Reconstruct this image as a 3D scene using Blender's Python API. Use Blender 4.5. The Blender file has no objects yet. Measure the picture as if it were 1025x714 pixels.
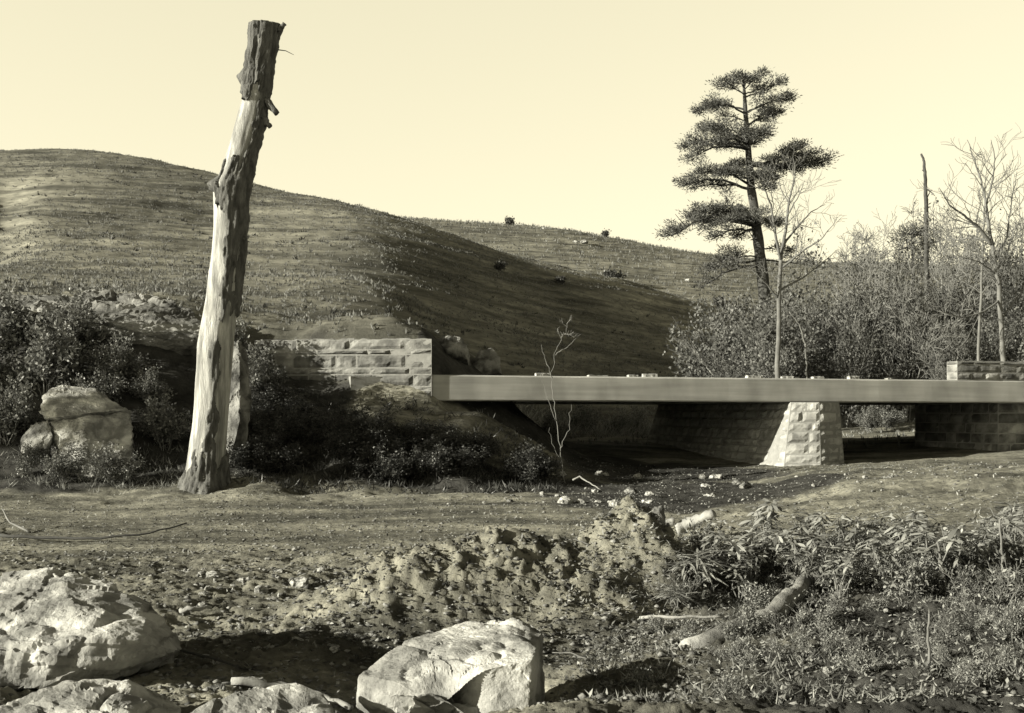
import bpy, bmesh, math, random
import numpy as np
from mathutils import Vector, Matrix

random.seed(7)
R = np.random.default_rng(11)
F = 1100.0                     # focal length in pixels of a 1025 px wide frame
HOR = 414.0                    # horizon row
EYE = 1.6
PI = math.pi
SC = bpy.context.scene
COL = SC.collection


def P(px, py, Y):
    return Vector(((px - 512.5) * Y / F, Y, EYE + (HOR - py) * Y / F))


# ------------------------------------------------------------------ noise
def _hash(ix, iy, iz, seed):
    h = (ix * 374761393 + iy * 668265263 + iz * 2147483647 + seed * 1274126177) & 0xFFFFFFFF
    h = ((h ^ (h >> 13)) * 1274126177) & 0xFFFFFFFF
    h = h ^ (h >> 16)
    return (h & 0xFFFF) / 65535.0


def vnoise(x, y, z=None, seed=0):
    x = np.asarray(x, float); y = np.asarray(y, float)
    z = np.zeros_like(x) if z is None else np.asarray(z, float)
    ix = np.floor(x).astype(np.int64); iy = np.floor(y).astype(np.int64); iz = np.floor(z).astype(np.int64)
    fx = x - ix; fy = y - iy; fz = z - iz
    fx = fx * fx * fx * (fx * (fx * 6 - 15) + 10); fy = fy * fy * fy * (fy * (fy * 6 - 15) + 10); fz = fz * fz * (3 - 2 * fz)
    r = 0
    for dx in (0, 1):
        for dy in (0, 1):
            for dz in (0, 1):
                w = (fx if dx else 1 - fx) * (fy if dy else 1 - fy) * (fz if dz else 1 - fz)
                r = r + w * _hash(ix + dx, iy + dy, iz + dz, seed)
    return r * 2 - 1


def fbm(x, y, z=None, octv=4, seed=0, gain=.5):
    a, s, r = 1.0, 1.0, 0
    for k in range(octv):
        r = r + a * vnoise(x * s, y * s, None if z is None else z * s, seed + k * 17)
        a *= gain; s *= 2.03
    return r


def sstep(a, b, x):
    t = np.clip((x - a) / (b - a), 0, 1)
    return t * t * (3 - 2 * t)


# ------------------------------------------------------------------ terrain
# (px,py,Y) = where the ground lies; turned into world points once
G = [
 # creek bed in front
 (425, 742, 5.6), (480, 738, 5.75), (540, 722, 6.0), (600, 705, 6.2), (60, 712, 5.9), (130, 700, 6.0),
 (-300, 714, 5.5), (0, 714, 5.5), (512, 714, 5.5), (1025, 705, 5.5), (1400, 700, 5.5),
 (-300, 600, 9.2), (100, 592, 9.4), (330, 597, 9.2), (500, 600, 9.0), (700, 600, 9.0), (850, 590, 8.9), (1025, 585, 8.8), (1400, 570, 8.8),
 (700, 660, 7.0), (900, 650, 7.0), (1025, 640, 7.0),
 (-300, 540, 13), (0, 541, 13), (250, 541, 13), (500, 540, 13), (700, 542, 13), (850, 525, 13), (1025, 515, 13), (1400, 510, 13),
 (-300, 500, 18), (0, 499, 18.5), (250, 499, 18.5), (450, 499, 18.5), (600, 499, 18.2), (700, 500, 18), (800, 492, 18.5), (900, 484, 19), (1025, 478, 19), (1400, 470, 19),
 (0, 482, 20.5), (120, 484, 20.3), (200, 486, 20.2), (300, 487, 20.3), (420, 488, 20.5), (520, 487, 21), (600, 484, 22), (700, 480, 23),
 # bank on the left
 (-300, 400, 22), (-60, 400, 23), (0, 408, 23), (60, 425, 22.6), (120, 440, 22.2), (170, 440, 22.6), (240, 438, 22.6), (330, 438, 22.7), (400, 437, 22.7), (460, 440, 22.9), (520, 452, 23.2), (560, 470, 23.5),
 (-60, 322, 25.5), (30, 318, 25.5), (100, 326, 25.5), (160, 350, 25.2), (210, 375, 25.0), (260, 393, 25.0), (350, 401, 24.95), (430, 402, 24.95), (300, 407, 24.5), (400, 408, 24.5), (445, 405, 24.7), (480, 409, 24.8), (530, 436, 24.9), (570, 462, 25),
 (-300, 300, 28), (-60, 303, 28), (60, 303, 28), (130, 298, 28), (200, 312, 28), (280, 342, 27), (350, 342, 26.6), (430, 342, 26.8), (455, 362, 27.5), (490, 392, 27.5), (530, 420, 27.5), (570, 448, 28), (620, 464, 28),
 # under and behind the bridge
 (680, 470, 27.5), (760, 468, 27.3), (850, 464, 28), (950, 459, 29), (1025, 456, 29.5), (1200, 450, 30), (1500, 440, 30),
 (490, 372, 30.5), (530, 425, 30.5), (562, 449, 31), (600, 450, 31), (650, 446, 33.5), (580, 441, 35), (750, 445, 36), (860, 440, 36), (950, 436, 36), (1050, 405, 36), (1500, 380, 36),
 (480, 425, 38), (560, 430, 40), (620, 432, 40), (680, 432, 44), (780, 424, 46), (900, 420, 46), (1000, 405, 46), (1500, 370, 46),
 (520, 405, 45), (560, 412, 47), (620, 422, 49), (700, 405, 58), (800, 400, 60), (900, 396, 60), (1025, 380, 60), (1500, 350, 60),
 # near hill: front slope
 (-300, 270, 40), (0, 278, 38), (150, 285, 37), (260, 308, 34), (340, 326, 31),
 (-300, 220, 60), (0, 225, 58), (150, 236, 56), (260, 255, 54), (330, 272, 49),
 (-300, 175, 82), (0, 180, 80), (150, 190, 78), (250, 212, 75), (330, 230, 65),
 # near hill: the side that falls away to the right
 (385, 318, 36), (420, 326, 38), (450, 340, 43), (500, 356, 49), (550, 363, 55), (600, 367, 62), (650, 371, 69), (690, 374, 75), (780, 384, 84),
 (385, 282, 47), (420, 294, 50), (450, 302, 53), (500, 316, 60), (550, 326, 67), (600, 334, 74), (650, 340, 82), (690, 344, 88),
 (385, 245, 60), (420, 258, 63), (450, 266, 66), (500, 281, 72), (550, 293, 78), (600, 303, 84), (650, 311, 92), (690, 317, 99),
 # near hill: crest
 (-300, 150, 98), (0, 149, 98), (90, 153, 96), (180, 166, 94), (240, 180, 90), (320, 201, 82), (385, 216, 78), (420, 226, 79), (450, 236, 80), (500, 252, 85), (550, 266, 89), (600, 278, 94), (650, 287, 102), (690, 295, 110), (780, 325, 118), (900, 352, 118), (1025, 352, 118), (1500, 330, 118),
 # valley behind the crest
 (-300, 170, 125), (0, 170, 125), (200, 200, 122), (320, 240, 118), (450, 280, 118), (550, 300, 122), (600, 312, 130), (700, 330, 138), (900, 335, 138), (1500, 310, 138),
 # far hill
 (-300, 260, 175), (0, 255, 175), (300, 255, 175), (450, 268, 172), (600, 282, 170), (700, 296, 168), (850, 302, 170), (1025, 302, 170), (1500, 300, 170),
 (-300, 235, 225), (0, 230, 225), (300, 218, 225), (405, 217, 225), (460, 221, 225), (520, 224, 225), (580, 230, 225), (640, 243, 225), (700, 254, 225), (780, 260, 225), (850, 262, 225), (1025, 264, 225), (1500, 270, 225),
 (-300, 300, 330), (300, 290, 330), (700, 300, 330), (1025, 310, 330), (1500, 320, 330),
 (-300, 400, 900), (512, 400, 900), (1500, 400, 900),
 # under the camera
 (-2000, 1300, 2), (512, 1270, 2), (3000, 1270, 2),
]
GP = np.array([P(*g)[:] for g in G])


def warp(x, y):
    yy = np.maximum(y, 0.5) + 5
    return np.stack([x / yy * 1.6, np.log(yy)], -1)


def tps_fit(pts, val, lam=2e-5):
    n = len(pts)
    d2 = ((pts[:, None] - pts[None]) ** 2).sum(-1) + 1e-12
    K = .5 * d2 * np.log(d2) + lam * np.eye(n)
    Pm = np.concatenate([np.ones((n, 1)), pts], 1)
    A = np.zeros((n + 3, n + 3)); A[:n, :n] = K; A[:n, n:] = Pm; A[n:, :n] = Pm.T
    return np.linalg.solve(A, np.concatenate([val, np.zeros(3)]))


_tp = warp(GP[:, 0], GP[:, 1])
_tw = tps_fit(_tp, GP[:, 2] / (np.maximum(GP[:, 1], .5) + 5))


def base_height(x, y):
    q = warp(x, y)
    out = np.empty(len(x))
    n = len(_tp)
    for k in range(0, len(x), 40000):
        qq = q[k:k + 40000]
        d2 = ((qq[:, None] - _tp[None]) ** 2).sum(-1) + 1e-12
        out[k:k + 40000] = (.5 * d2 * np.log(d2)) @ _tw[:n] + _tw[n] + qq @ _tw[n + 1:]
    return out * (np.maximum(y, .5) + 5)


MR = [(270, 8.7, .0), (330, 8.8, .18), (400, 9.0, .38), (470, 9.2, .50), (540, 9.35, .48), (575, 9.4, .47), (600, 9.5, .64), (628, 9.6, .80), (648, 9.7, .66), (664, 9.8, .2), (700, 9.9, .16), (740, 10, .1)]
MRP = np.array([((px - 512.5) * Y / F, Y, h) for px, Y, h in MR])


def mound(x, y):
    best = np.full(len(x), 1e9); hh = np.zeros(len(x)); side = np.zeros(len(x))
    for a, b in zip(MRP[:-1], MRP[1:]):
        d = b[:2] - a[:2]; L2 = (d ** 2).sum()
        t = np.clip(((x - a[0]) * d[0] + (y - a[1]) * d[1]) / L2, 0, 1)
        qx = a[0] + t * d[0]; qy = a[1] + t * d[1]
        dist = np.hypot(x - qx, y - qy)
        m = dist < best
        best = np.where(m, dist, best); hh = np.where(m, a[2] + t * (b[2] - a[2]), hh); side = np.where(m, y - qy, side)
    w = np.where(side > 0, .75, 1.5)
    w = w * (1 + .25 * vnoise(x * 1.7, y * 1.7, seed=5))
    t = np.clip(1 - best / w, 0, 1)
    return hh * t * t * (3 - 2 * t) ** .6


def zones(x, y):
    """ground cover, with bridge shade and sunlight painted in: hill grass, dark humus of the bank, bare dirt and gravel"""
    n = fbm(x * .35, y * .35, octv=3, seed=3)
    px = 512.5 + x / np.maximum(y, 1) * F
    hill = sstep(25.9, 27.0, y + n * 1.2 + np.where(x > -2.3, -2.5, 0) + np.where(x > .2, -16, 0) * sstep(0, 1, (60 - y) / 10))  # hill grass held back behind the bridge; pale dirt there stands for sunlight
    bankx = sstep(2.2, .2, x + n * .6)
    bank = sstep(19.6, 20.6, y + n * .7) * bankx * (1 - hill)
    ax, ay, bx, by = -2.6, 24.7, .75, 23.4
    tt = np.clip(((x - ax) * (bx - ax) + (y - ay) * (by - ay)) / ((bx - ax) ** 2 + (by - ay) ** 2), 0, 1)
    cd_ = np.hypot(x - ax - tt * (bx - ax), (y - ay - tt * (by - ay)) * .8)
    slope = sstep(1.25, .75, cd_ + n * .2)
    cone = slope + 0 * np.exp(-(((x + 1.25) / 1.0) ** 2 + ((y - 24.2) / 1.0) ** 2)) + np.exp(-(((x + .15) / .75) ** 2 + ((y - 23.6) / .9) ** 2))
    bank = bank * (1 - np.clip(cone * 1.9, 0, 1))
    n2 = fbm(x * .8, y * .8, octv=4, seed=6)
    dark_right = sstep(1.2, 2.0, x + n2 * .5) * sstep(12.5, 11.3, y + n2 * .6) * .85 + sstep(.1, .6, x) * sstep(8.6, 7.9, y + n2 * .4) * .6  # darker soil tone across the right foreground
    bed_shade = sstep(1.0, .75, np.hypot((x - 3.6) / 3.0, (y - 25.5) / 4.6) + n2 * .2) + sstep(1, .7, np.hypot((x - 2.9) / 3.4, (y - 19.5) / 3.4) + n2 * .3)  # shade under the bridge and along the channel, painted into the soil colour
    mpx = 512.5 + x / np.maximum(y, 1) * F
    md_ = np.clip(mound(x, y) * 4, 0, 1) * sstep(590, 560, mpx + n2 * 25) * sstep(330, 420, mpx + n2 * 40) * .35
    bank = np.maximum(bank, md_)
    bank = np.maximum(bank, np.clip(dark_right, 0, 1)); bank = np.maximum(bank, np.clip(bed_shade, 0, 1))
    return np.clip(hill, 0, 1), np.clip(bank, 0, 1)


def height(x, y):
    x = np.asarray(x, float); y = np.asarray(y, float)
    h = base_height(x, y) + mound(x, y)
    near = sstep(24, 15, y)
    md = np.clip(mound(x, y) * 3.2, 0, 1)
    mid = sstep(16, 21, y) * sstep(40, 28, y)
    far = sstep(26, 40, y)
    h = h + (near * (.3 + .7 * sstep(12.6, 10.6, y))) * (.04 * fbm(x * 1.3, y * 1.3, octv=3, seed=21) + (.02 + .024 * md) * fbm(x * 7.5, y * 7.5, octv=5, seed=22, gain=.75))
    mid = mid * (1 - .75 * sstep(1, 2.5, x))
    gd = (x + 29 + (y - 62) * .44) / 1.6
    h = h - .7 * np.exp(-gd ** 2) * sstep(44, 50, y) * sstep(84, 76, y)
    bl_ = y - (25.45 + .29 * (x + 1.66))
    h = h - .42 * np.exp(-(bl_ / .75) ** 2) * sstep(-1.95, -1.35, x) * sstep(2.5, .6, x)
    h = h + mid * (.10 * fbm(x * .9, y * .9, octv=5, seed=31))
    bar = sstep(4.0, 5.4, x - .12 * (y - 16)) * sstep(15.2, 16.2, y + .5 * vnoise(x * .8, y * .8, seed=52)) * sstep(26, 22.5, y)
    h = h + .16 * bar + sstep(13, 15, y) * sstep(30, 26, y) * sstep(1, 2.5, x) * .03 * fbm(x * 3.1, y * 3.1, octv=3, seed=53)
    # hillside terracettes: little steps that follow the contours
    ct = h * 1.5 + 1.1 * fbm(x * .045, y * .045, octv=3, seed=41)
    ter = vnoise(x * .10, y * .03, ct * 1.6, seed=43) + .6 * vnoise(x * .22, y * .06, ct * 3.7, seed=44)
    h = h + far * (.15 * ter + .3 * fbm(x * .06, y * .06, octv=3, seed=42) + .07 * fbm(x * .7, y * .7, octv=3, seed=45) - .25) * sstep(0, 30, y - 26)
    return h


# ------------------------------------------------------------------ materials
def mat(name, lo, hi, scale=6.0, rough=.85, bump=.3, bscale=None, stretch=(1, 1, 1), detail=8, stain=None, fine=0, spec=.2, rnd=0, tint=(1, 1, .96), w=(.3, .7)):
    m = bpy.data.materials.new(name); m.use_nodes = True
    nt = m.node_tree; N = nt.nodes; L = nt.links
    b = N['Principled BSDF']; b.inputs['Roughness'].default_value = rough
    b.inputs['Specular IOR Level'].default_value = spec
    tc = N.new('ShaderNodeTexCoord'); mp = N.new('ShaderNodeMapping'); mp.inputs['Scale'].default_value = stretch
    L.new(tc.outputs['Object'], mp.inputs['Vector'])
    nz = N.new('ShaderNodeTexNoise'); nz.inputs['Scale'].default_value = scale; nz.inputs['Detail'].default_value = detail; nz.inputs['Roughness'].default_value = .62
    L.new(mp.outputs[0], nz.inputs['Vector'])
    cr = N.new('ShaderNodeValToRGB')
    cr.color_ramp.elements[0].position = w[0]; cr.color_ramp.elements[1].position = w[1]
    cr.color_ramp.elements[0].color = (lo * tint[0], lo * tint[1], lo * tint[2], 1)
    cr.color_ramp.elements[1].color = (hi * tint[0], hi * tint[1], hi * tint[2], 1)
    L.new(nz.outputs['Fac'], cr.inputs['Fac'])
    col = cr.outputs['Color']
    if stain:
        n2 = N.new('ShaderNodeTexNoise'); n2.inputs['Scale'].default_value = stain[0]; n2.inputs['Detail'].default_value = 5
        L.new(mp.outputs[0], n2.inputs['Vector'])
        r2 = N.new('ShaderNodeValToRGB'); r2.color_ramp.elements[0].position = stain[1]; r2.color_ramp.elements[1].position = stain[1] + stain[3]
        s = stain[2]
        r2.color_ramp.elements[0].color = (s, s, s, 1); r2.color_ramp.elements[1].color = (1, 1, 1, 1)
        L.new(n2.outputs['Fac'], r2.inputs['Fac'])
        mx = N.new('ShaderNodeMix'); mx.data_type = 'RGBA'; mx.blend_type = 'MULTIPLY'; mx.inputs['Factor'].default_value = 1
        L.new(col, mx.inputs[6]); L.new(r2.outputs['Color'], mx.inputs[7]); col = mx.outputs[2]
    if rnd:
        ge = N.new('ShaderNodeNewGeometry'); mr = N.new('ShaderNodeMapRange')
        mr.inputs['To Min'].default_value = 1 - rnd; mr.inputs['To Max'].default_value = 1 + rnd
        L.new(ge.outputs['Random Per Island'], mr.inputs['Value'])
        mx = N.new('ShaderNodeMix'); mx.data_type = 'RGBA'; mx.blend_type = 'MULTIPLY'; mx.inputs['Factor'].default_value = 1
        L.new(col, mx.inputs[6]); L.new(mr.outputs[0], mx.inputs[7]); col = mx.outputs[2]
    L.new(col, b.inputs['Base Color'])
    if bump:
        n3 = N.new('ShaderNodeTexNoise'); n3.inputs['Scale'].default_value = bscale or scale * 3; n3.inputs['Detail'].default_value = 8; n3.inputs['Roughness'].default_value = .7
        L.new(mp.outputs[0], n3.inputs['Vector'])
        bp = N.new('ShaderNodeBump'); bp.inputs['Strength'].default_value = bump; bp.inputs['Distance'].default_value = .05 if not fine else fine
        L.new(n3.outputs['Fac'], bp.inputs['Height']); L.new(bp.outputs['Normal'], b.inputs['Normal'])
    return m


def leaf_mat(name, lo, hi, rough=.55, trans=.25, tint=(.99, 1, .95)):
    m = bpy.data.materials.new(name); m.use_nodes = True
    nt = m.node_tree; N = nt.nodes; L = nt.links
    b = N['Principled BSDF']; b.inputs['Roughness'].default_value = rough; b.inputs['Specular IOR Level'].default_value = .3
    ge = N.new('ShaderNodeNewGeometry'); cr = N.new('ShaderNodeValToRGB')
    cr.color_ramp.elements[0].color = (lo * tint[0], lo * tint[1], lo * tint[2], 1)
    cr.color_ramp.elements[1].color = (hi * tint[0], hi * tint[1], hi * tint[2], 1)
    L.new(ge.outputs['Random Per Island'], cr.inputs['Fac']); L.new(cr.outputs['Color'], b.inputs['Base Color'])
    if trans:
        tr = N.new('ShaderNodeBsdfTranslucent'); L.new(cr.outputs['Color'], tr.inputs['Color'])
        ms = N.new('ShaderNodeMixShader'); ms.inputs[0].default_value = trans
        L.new(b.outputs[0], ms.inputs[1]); L.new(tr.outputs[0], ms.inputs[2])
        L.new(ms.outputs[0], N['Material Output'].inputs['Surface'])
    return m


M = {}
M['rock'] = mat('pale_rock', .36, .64, 3.2, .92, .8, 22, stain=(3.2, .4, .5, .22), fine=.02)
M['rock_grey'] = mat('grey_rock', .16, .36, 2.0, .9, .8, 9, stain=(2.6, .38, .3, .2), fine=.06)
M['outcrop'] = mat('outcrop_rock', .2, .4, .9, .9, .9, 5, stain=(1.3, .4, .35, .2), stretch=(.6, .6, 2.2), fine=.08)
M['concrete'] = mat('board_marked_concrete', .42, .5, .8, .9, .25, 30, stretch=(.25, 1, 9), stain=(.8, .32, .85, .3), fine=.01)
_m = M['concrete'].node_tree; _n = _m.nodes; _b = _n['Principled BSDF']; _src = _b.inputs['Base Color'].links[0].from_socket
_tc = _n.new('ShaderNodeTexCoord'); _mp = _n.new('ShaderNodeMapping'); _mp.inputs['Scale'].default_value = (.9, .9, .6); _nz = _n.new('ShaderNodeTexNoise'); _nz.inputs['Scale'].default_value = 1.6; _nz.inputs['Detail'].default_value = 7
_rp = _n.new('ShaderNodeValToRGB'); _rp.color_ramp.elements[0].position = .36; _rp.color_ramp.elements[0].color = (.8, .8, .8, 1); _rp.color_ramp.elements[1].position = .6; _rp.color_ramp.elements[1].color = (1.04, 1.04, 1.04, 1)
_mx = _n.new('ShaderNodeMix'); _mx.data_type = 'RGBA'; _mx.blend_type = 'MULTIPLY'; _mx.inputs['Factor'].default_value = 1
_m.links.new(_tc.outputs['Object'], _mp.inputs['Vector']); _m.links.new(_mp.outputs[0], _nz.inputs['Vector']); _m.links.new(_nz.outputs['Fac'], _rp.inputs['Fac'])
_m.links.new(_src, _mx.inputs[6]); _m.links.new(_rp.outputs['Color'], _mx.inputs[7]); _m.links.new(_mx.outputs[2], _b.inputs['Base Color'])
M['slab'] = mat('deck_concrete', .2, .3, 2, .9, .2, 20)
M['stone'] = mat('ashlar_stone', .14, .36, 2.2, .92, .9, 14, rnd=.4, stain=(3, .4, .5, .2), fine=.03)
M['pale_stone'] = mat('pale_ashlar', .3, .48, 1.6, .92, .7, 16, rnd=.14, stain=(4, .33, .6, .2), fine=.025)
M['mortar'] = mat('lime_mortar', .22, .32, 8, .95, .4, 40)
M['wood_bare'] = mat('weathered_wood', .4, .7, 6.0, .88, 1, 14, stretch=(4, 4, .5), stain=(2.2, .4, .5, .2), fine=.05)
M['bark'] = mat('old_bark', .06, .2, 5, .95, 1, 14, stretch=(1.6, 1.6, .5), fine=.05)
M['twig'] = mat('grey_twig', .12, .24, 3, .9, .2)
M['twig_pale'] = mat('pale_twig', .1, .2, 3, .9, .2)
M['twig_dark'] = mat('dark_twig', .04, .09, 3, .9, .2)
M['dead_pale'] = mat('bleached_wood', .22, .42, 5, .85, .5, 20, stretch=(1, 1, 1), fine=.02)
M['root'] = mat('old_root', .26, .5, 6, .9, .9, 14, stretch=(1, 1, 1), stain=(4, .4, .4, .2), fine=.03)
M['pine_bark'] = mat('pine_bark', .04, .1, 4, .95, .8, 10)
M['needle'] = leaf_mat('pine_needle', .045, .15, .5, .12)
M['leaf_thicket'] = leaf_mat('thicket_leaf', .05, .21, .5, .25)
M['leaf_thicket_b'] = leaf_mat('thicket_leaf_grey', .04, .13, .5, .25)
M['leaf_dark'] = leaf_mat('evergreen_leaf', .03, .09, .45, .15)
M['leaf_bank'] = leaf_mat('bank_leaf', .02, .085, .4, .15)
M['leaf_left'] = leaf_mat('shrub_leaf', .05, .26, .4, .2)
M['leaf_long'] = leaf_mat('long_leaf', .12, .46, .35, .2)
M['litter'] = leaf_mat('leaf_litter', .06, .36, .8, .1)
M['grass_dry'] = leaf_mat('dry_grass', .08, .24, .7, .25)
M['grass_bank'] = leaf_mat('weed_blade', .08, .34, .6, .25)
M['gravel'] = mat('gravel_stone', .1, .26, 12, .95, .5, 60, rnd=.6)


def ground_material():
    m = bpy.data.materials.new('ground_soil'); m.use_nodes = True
    nt = m.node_tree; N = nt.nodes; L = nt.links
    b = N['Principled BSDF']; b.inputs['Roughness'].default_value = .95; b.inputs['Specular IOR Level'].default_value = .1
    tc = N.new('ShaderNodeTexCoord')

    def noise(scale, detail=8, stretch=None, rough=.65, vec=None):
        nz = N.new('ShaderNodeTexNoise'); nz.inputs['Scale'].default_value = scale; nz.inputs['Detail'].default_value = detail; nz.inputs['Roughness'].default_value = rough
        src = tc.outputs['Object']
        if stretch:
            mp = N.new('ShaderNodeMapping'); mp.inputs['Scale'].default_value = stretch; L.new(src, mp.inputs['Vector']); src = mp.outputs[0]
        L.new(src, nz.inputs['Vector']); return nz.outputs['Fac']

    def ramp(f, p0, c0, p1, c1):
        r = N.new('ShaderNodeValToRGB'); e = r.color_ramp.elements
        e[0].position = p0; e[1].position = p1
        e[0].color = (c0, c0, c0 * .96, 1); e[1].color = (c1, c1 * .99, c1 * .93, 1)
        L.new(f, r.inputs['Fac']); return r.outputs['Color']

    def mix(f, a, c, typ='MIX'):
        x = N.new('ShaderNodeMix'); x.data_type = 'RGBA'; x.blend_type = typ
        if isinstance(f, float): x.inputs['Factor'].default_value = f
        else: L.new(f, x.inputs['Factor'])
        L.new(a, x.inputs[6]); L.new(c, x.inputs[7]); return x.outputs[2]
    ah = N.new('ShaderNodeAttribute'); ah.attribute_name = 'hill'
    ab = N.new('ShaderNodeAttribute'); ab.attribute_name = 'humus_shade'
    dirt = ramp(noise(1.1), .3, .17, .72, .4)
    dirt = mix(1.0, dirt, ramp(noise(9, 10), .34, .5, .62, 1.0), 'MULTIPLY')
    dirt = mix(1.0, dirt, ramp(noise(1.0, 7, (.22, 1.1, 1)), .38, .42, .6, 1.25), 'MULTIPLY')
    # hillside grass: worn streaks along the contour, darker tussocks
    g1 = ramp(noise(1.0, 6, (.10, .06, 1.7)), .38, .105, .62, .31)
    g1 = mix(1.0, g1, ramp(noise(1.0, 8, (.9, .5, 4.0)), .3, .55, .66, 1.15), 'MULTIPLY')
    g1 = mix(1.0, g1, ramp(noise(.05, 5), .35, .65, .62, 1.1), 'MULTIPLY')
    hum_shade = ramp(noise(2.5), .3, .02, .75, .09)  # dark tone for bank humus and for the painted bridge shade
    c = mix(ab.outputs['Fac'], dirt, hum_shade)
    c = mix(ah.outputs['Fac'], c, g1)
    L.new(c, b.inputs['Base Color'])
    bp = N.new('ShaderNodeBump'); bp.inputs['Strength'].default_value = .7; bp.inputs['Distance'].default_value = .05
    L.new(noise(11, 10, None, .72), bp.inputs['Height'])
    L.new(bp.outputs['Normal'], b.inputs['Normal'])
    return m


M['ground'] = ground_material()


# ------------------------------------------------------------------ object helpers
def link(name, me, m, parent=None, smooth=True):
    if m: me.materials.append(m)
    if smooth: me.polygons.foreach_set('use_smooth', [True] * len(me.polygons))
    o = bpy.data.objects.new(name, me); COL.objects.link(o)
    if parent: o.parent = parent
    return o


def arr_mesh(name, v, f):
    v = np.asarray(v, np.float32); f = np.asarray(f, np.int32)
    me = bpy.data.meshes.new(name)
    k = f.shape[1]
    me.vertices.add(len(v)); me.vertices.foreach_set('co', v.ravel())
    me.loops.add(f.size); me.loops.foreach_set('vertex_index', f.ravel())
    me.polygons.add(len(f)); me.polygons.foreach_set('loop_start', np.arange(0, f.size, k, dtype=np.int32))
    me.update(calc_edges=True); me.validate()
    return me


def tag(o, label, cat, group=None):
    o['label'] = label; o['category'] = cat
    if group: o['group'] = group
    return o


def empty(name, loc, label, cat, group=None, rz=0):
    o = bpy.data.objects.new(name, None); COL.objects.link(o)
    o.location = loc; o.rotation_euler = (0, 0, rz); o.empty_display_size = .2
    return tag(o, label, cat, group)


def dup(root, loc, rz=0, s=1.0, label=None, group=None, tilt=(0, 0)):
    r = root.copy(); COL.objects.link(r); r.location = loc; r.rotation_euler = (tilt[0], tilt[1], rz)
    r.scale = (s, s, s) if not isinstance(s, tuple) else s
    if label: r['label'] = label
    if group: r['group'] = group
    for ch in list(root.children):
        c = ch.copy(); COL.objects.link(c); c.parent = r
        for g in ch.children:
            d = g.copy(); COL.objects.link(d); d.parent = c
    return r


class MB:
    def __init__(s):
        s.v = []; s.f = []

    def tube(s, pts, rad, n=6, cap=True, jit=0):
        pts = [Vector(p) for p in pts]
        b = len(s.v); prev = None
        for i, p in enumerate(pts):
            t = (pts[min(i + 1, len(pts) - 1)] - pts[max(i - 1, 0)])
            if t.length < 1e-9: t = Vector((0, 0, 1))
            t.normalize()
            if prev is None:
                a = t.cross(Vector((.31, .9, .2))).normalized()
            else:
                a = (prev - t * prev.dot(t)).normalized()
            prev = a; c = t.cross(a)
            for k in range(n):
                r = rad[i] * (1 + (random.uniform(-jit, jit) if jit else 0))
                an = 2 * PI * k / n
                s.v.append(p + a * (r * math.cos(an)) + c * (r * math.sin(an)))
        for i in range(len(pts) - 1):
            for k in range(n):
                k2 = (k + 1) % n
                s.f.append((b + i * n + k, b + i * n + k2, b + (i + 1) * n + k2, b + (i + 1) * n + k))
        if cap:
            s.f.append(tuple(b + k for k in range(n - 1, -1, -1)))
            s.f.append(tuple(b + (len(pts) - 1) * n + k for k in range(n)))

    def box(s, o, ux, uy, uz):
        """box from corner o along three edge vectors"""
        b = len(s.v)
        for c in (0, 1):
            for bb in (0, 1):
                for a in (0, 1):
                    s.v.append(o + ux * a + uy * bb + uz * c)
        for q in ((0, 2, 3, 1), (4, 5, 7, 6), (0, 1, 5, 4), (2, 6, 7, 3), (0, 4, 6, 2), (1, 3, 7, 5)):
            s.f.append(tuple(b + i for i in q))

    def mesh(s, name):
        me = bpy.data.meshes.new(name); me.from_pydata([tuple(x) for x in s.v], [], s.f); me.update(); return me

    def build(s, name, m, parent=None, smooth=True):
        return link(name, s.mesh(name), m, parent, smooth)


def quads(centers, axes, L, W, rng, fold=0.0, normal=None):
    """leaf shaped quads: base, side, tip, side"""
    n = len(centers); c = np.asarray(centers, float); a = np.asarray(axes, float)
    a = a / np.maximum(np.linalg.norm(a, axis=1, keepdims=True), 1e-9)
    r = rng.normal(size=(n, 3)) if normal is None else np.asarray(normal, float) + rng.normal(size=(n, 3)) * .35
    sd = np.cross(a, r); sd /= np.maximum(np.linalg.norm(sd, axis=1, keepdims=True), 1e-9)
    L = np.broadcast_to(L, n)[:, None]; W = np.broadcast_to(W, n)[:, None]
    nn = np.cross(sd, a)
    v = np.stack([c, c + a * L * .45 + sd * W * .5 + nn * W * fold, c + a * L, c + a * L * .45 - sd * W * .5 + nn * W * fold], 1).reshape(-1, 3)
    f = np.arange(4 * n).reshape(n, 4)
    return v, f


def rdirs(n, rng, up=0.0):
    d = rng.normal(size=(n, 3)); d /= np.linalg.norm(d, axis=1, keepdims=True); d[:, 2] += up
    return d


# ------------------------------------------------------------------ world, sun, camera
SUN_EL, SUN_AZ = math.radians(16.5), math.radians(22)        # azimuth: how far behind the picture plane, on the left
sdir = Vector((-math.cos(SUN_AZ) * math.cos(SUN_EL), -math.sin(SUN_AZ) * math.cos(SUN_EL), math.sin(SUN_EL)))
w = bpy.data.worlds.new('World'); SC.world = w; w.use_nodes = True
wn = w.node_tree.nodes; wl = w.node_tree.links
sky = wn.new('ShaderNodeTexSky'); sky.sky_type = 'NISHITA'; sky.sun_disc = False
sky.sun_elevation = SUN_EL; sky.sun_rotation = math.atan2(sdir.x, sdir.y)
sky.air_density = 1.0; sky.dust_density = 1.6; sky.ozone_density = 1.0
bw = wn.new('ShaderNodeRGBToBW'); wl.new(sky.outputs[0], bw.inputs[0])
tn = wn.new('ShaderNodeMix'); tn.data_type = 'RGBA'; tn.blend_type = 'MULTIPLY'; tn.inputs['Factor'].default_value = 1
tn.inputs[7].default_value = (1.0, .93, .66, 1); 
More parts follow.
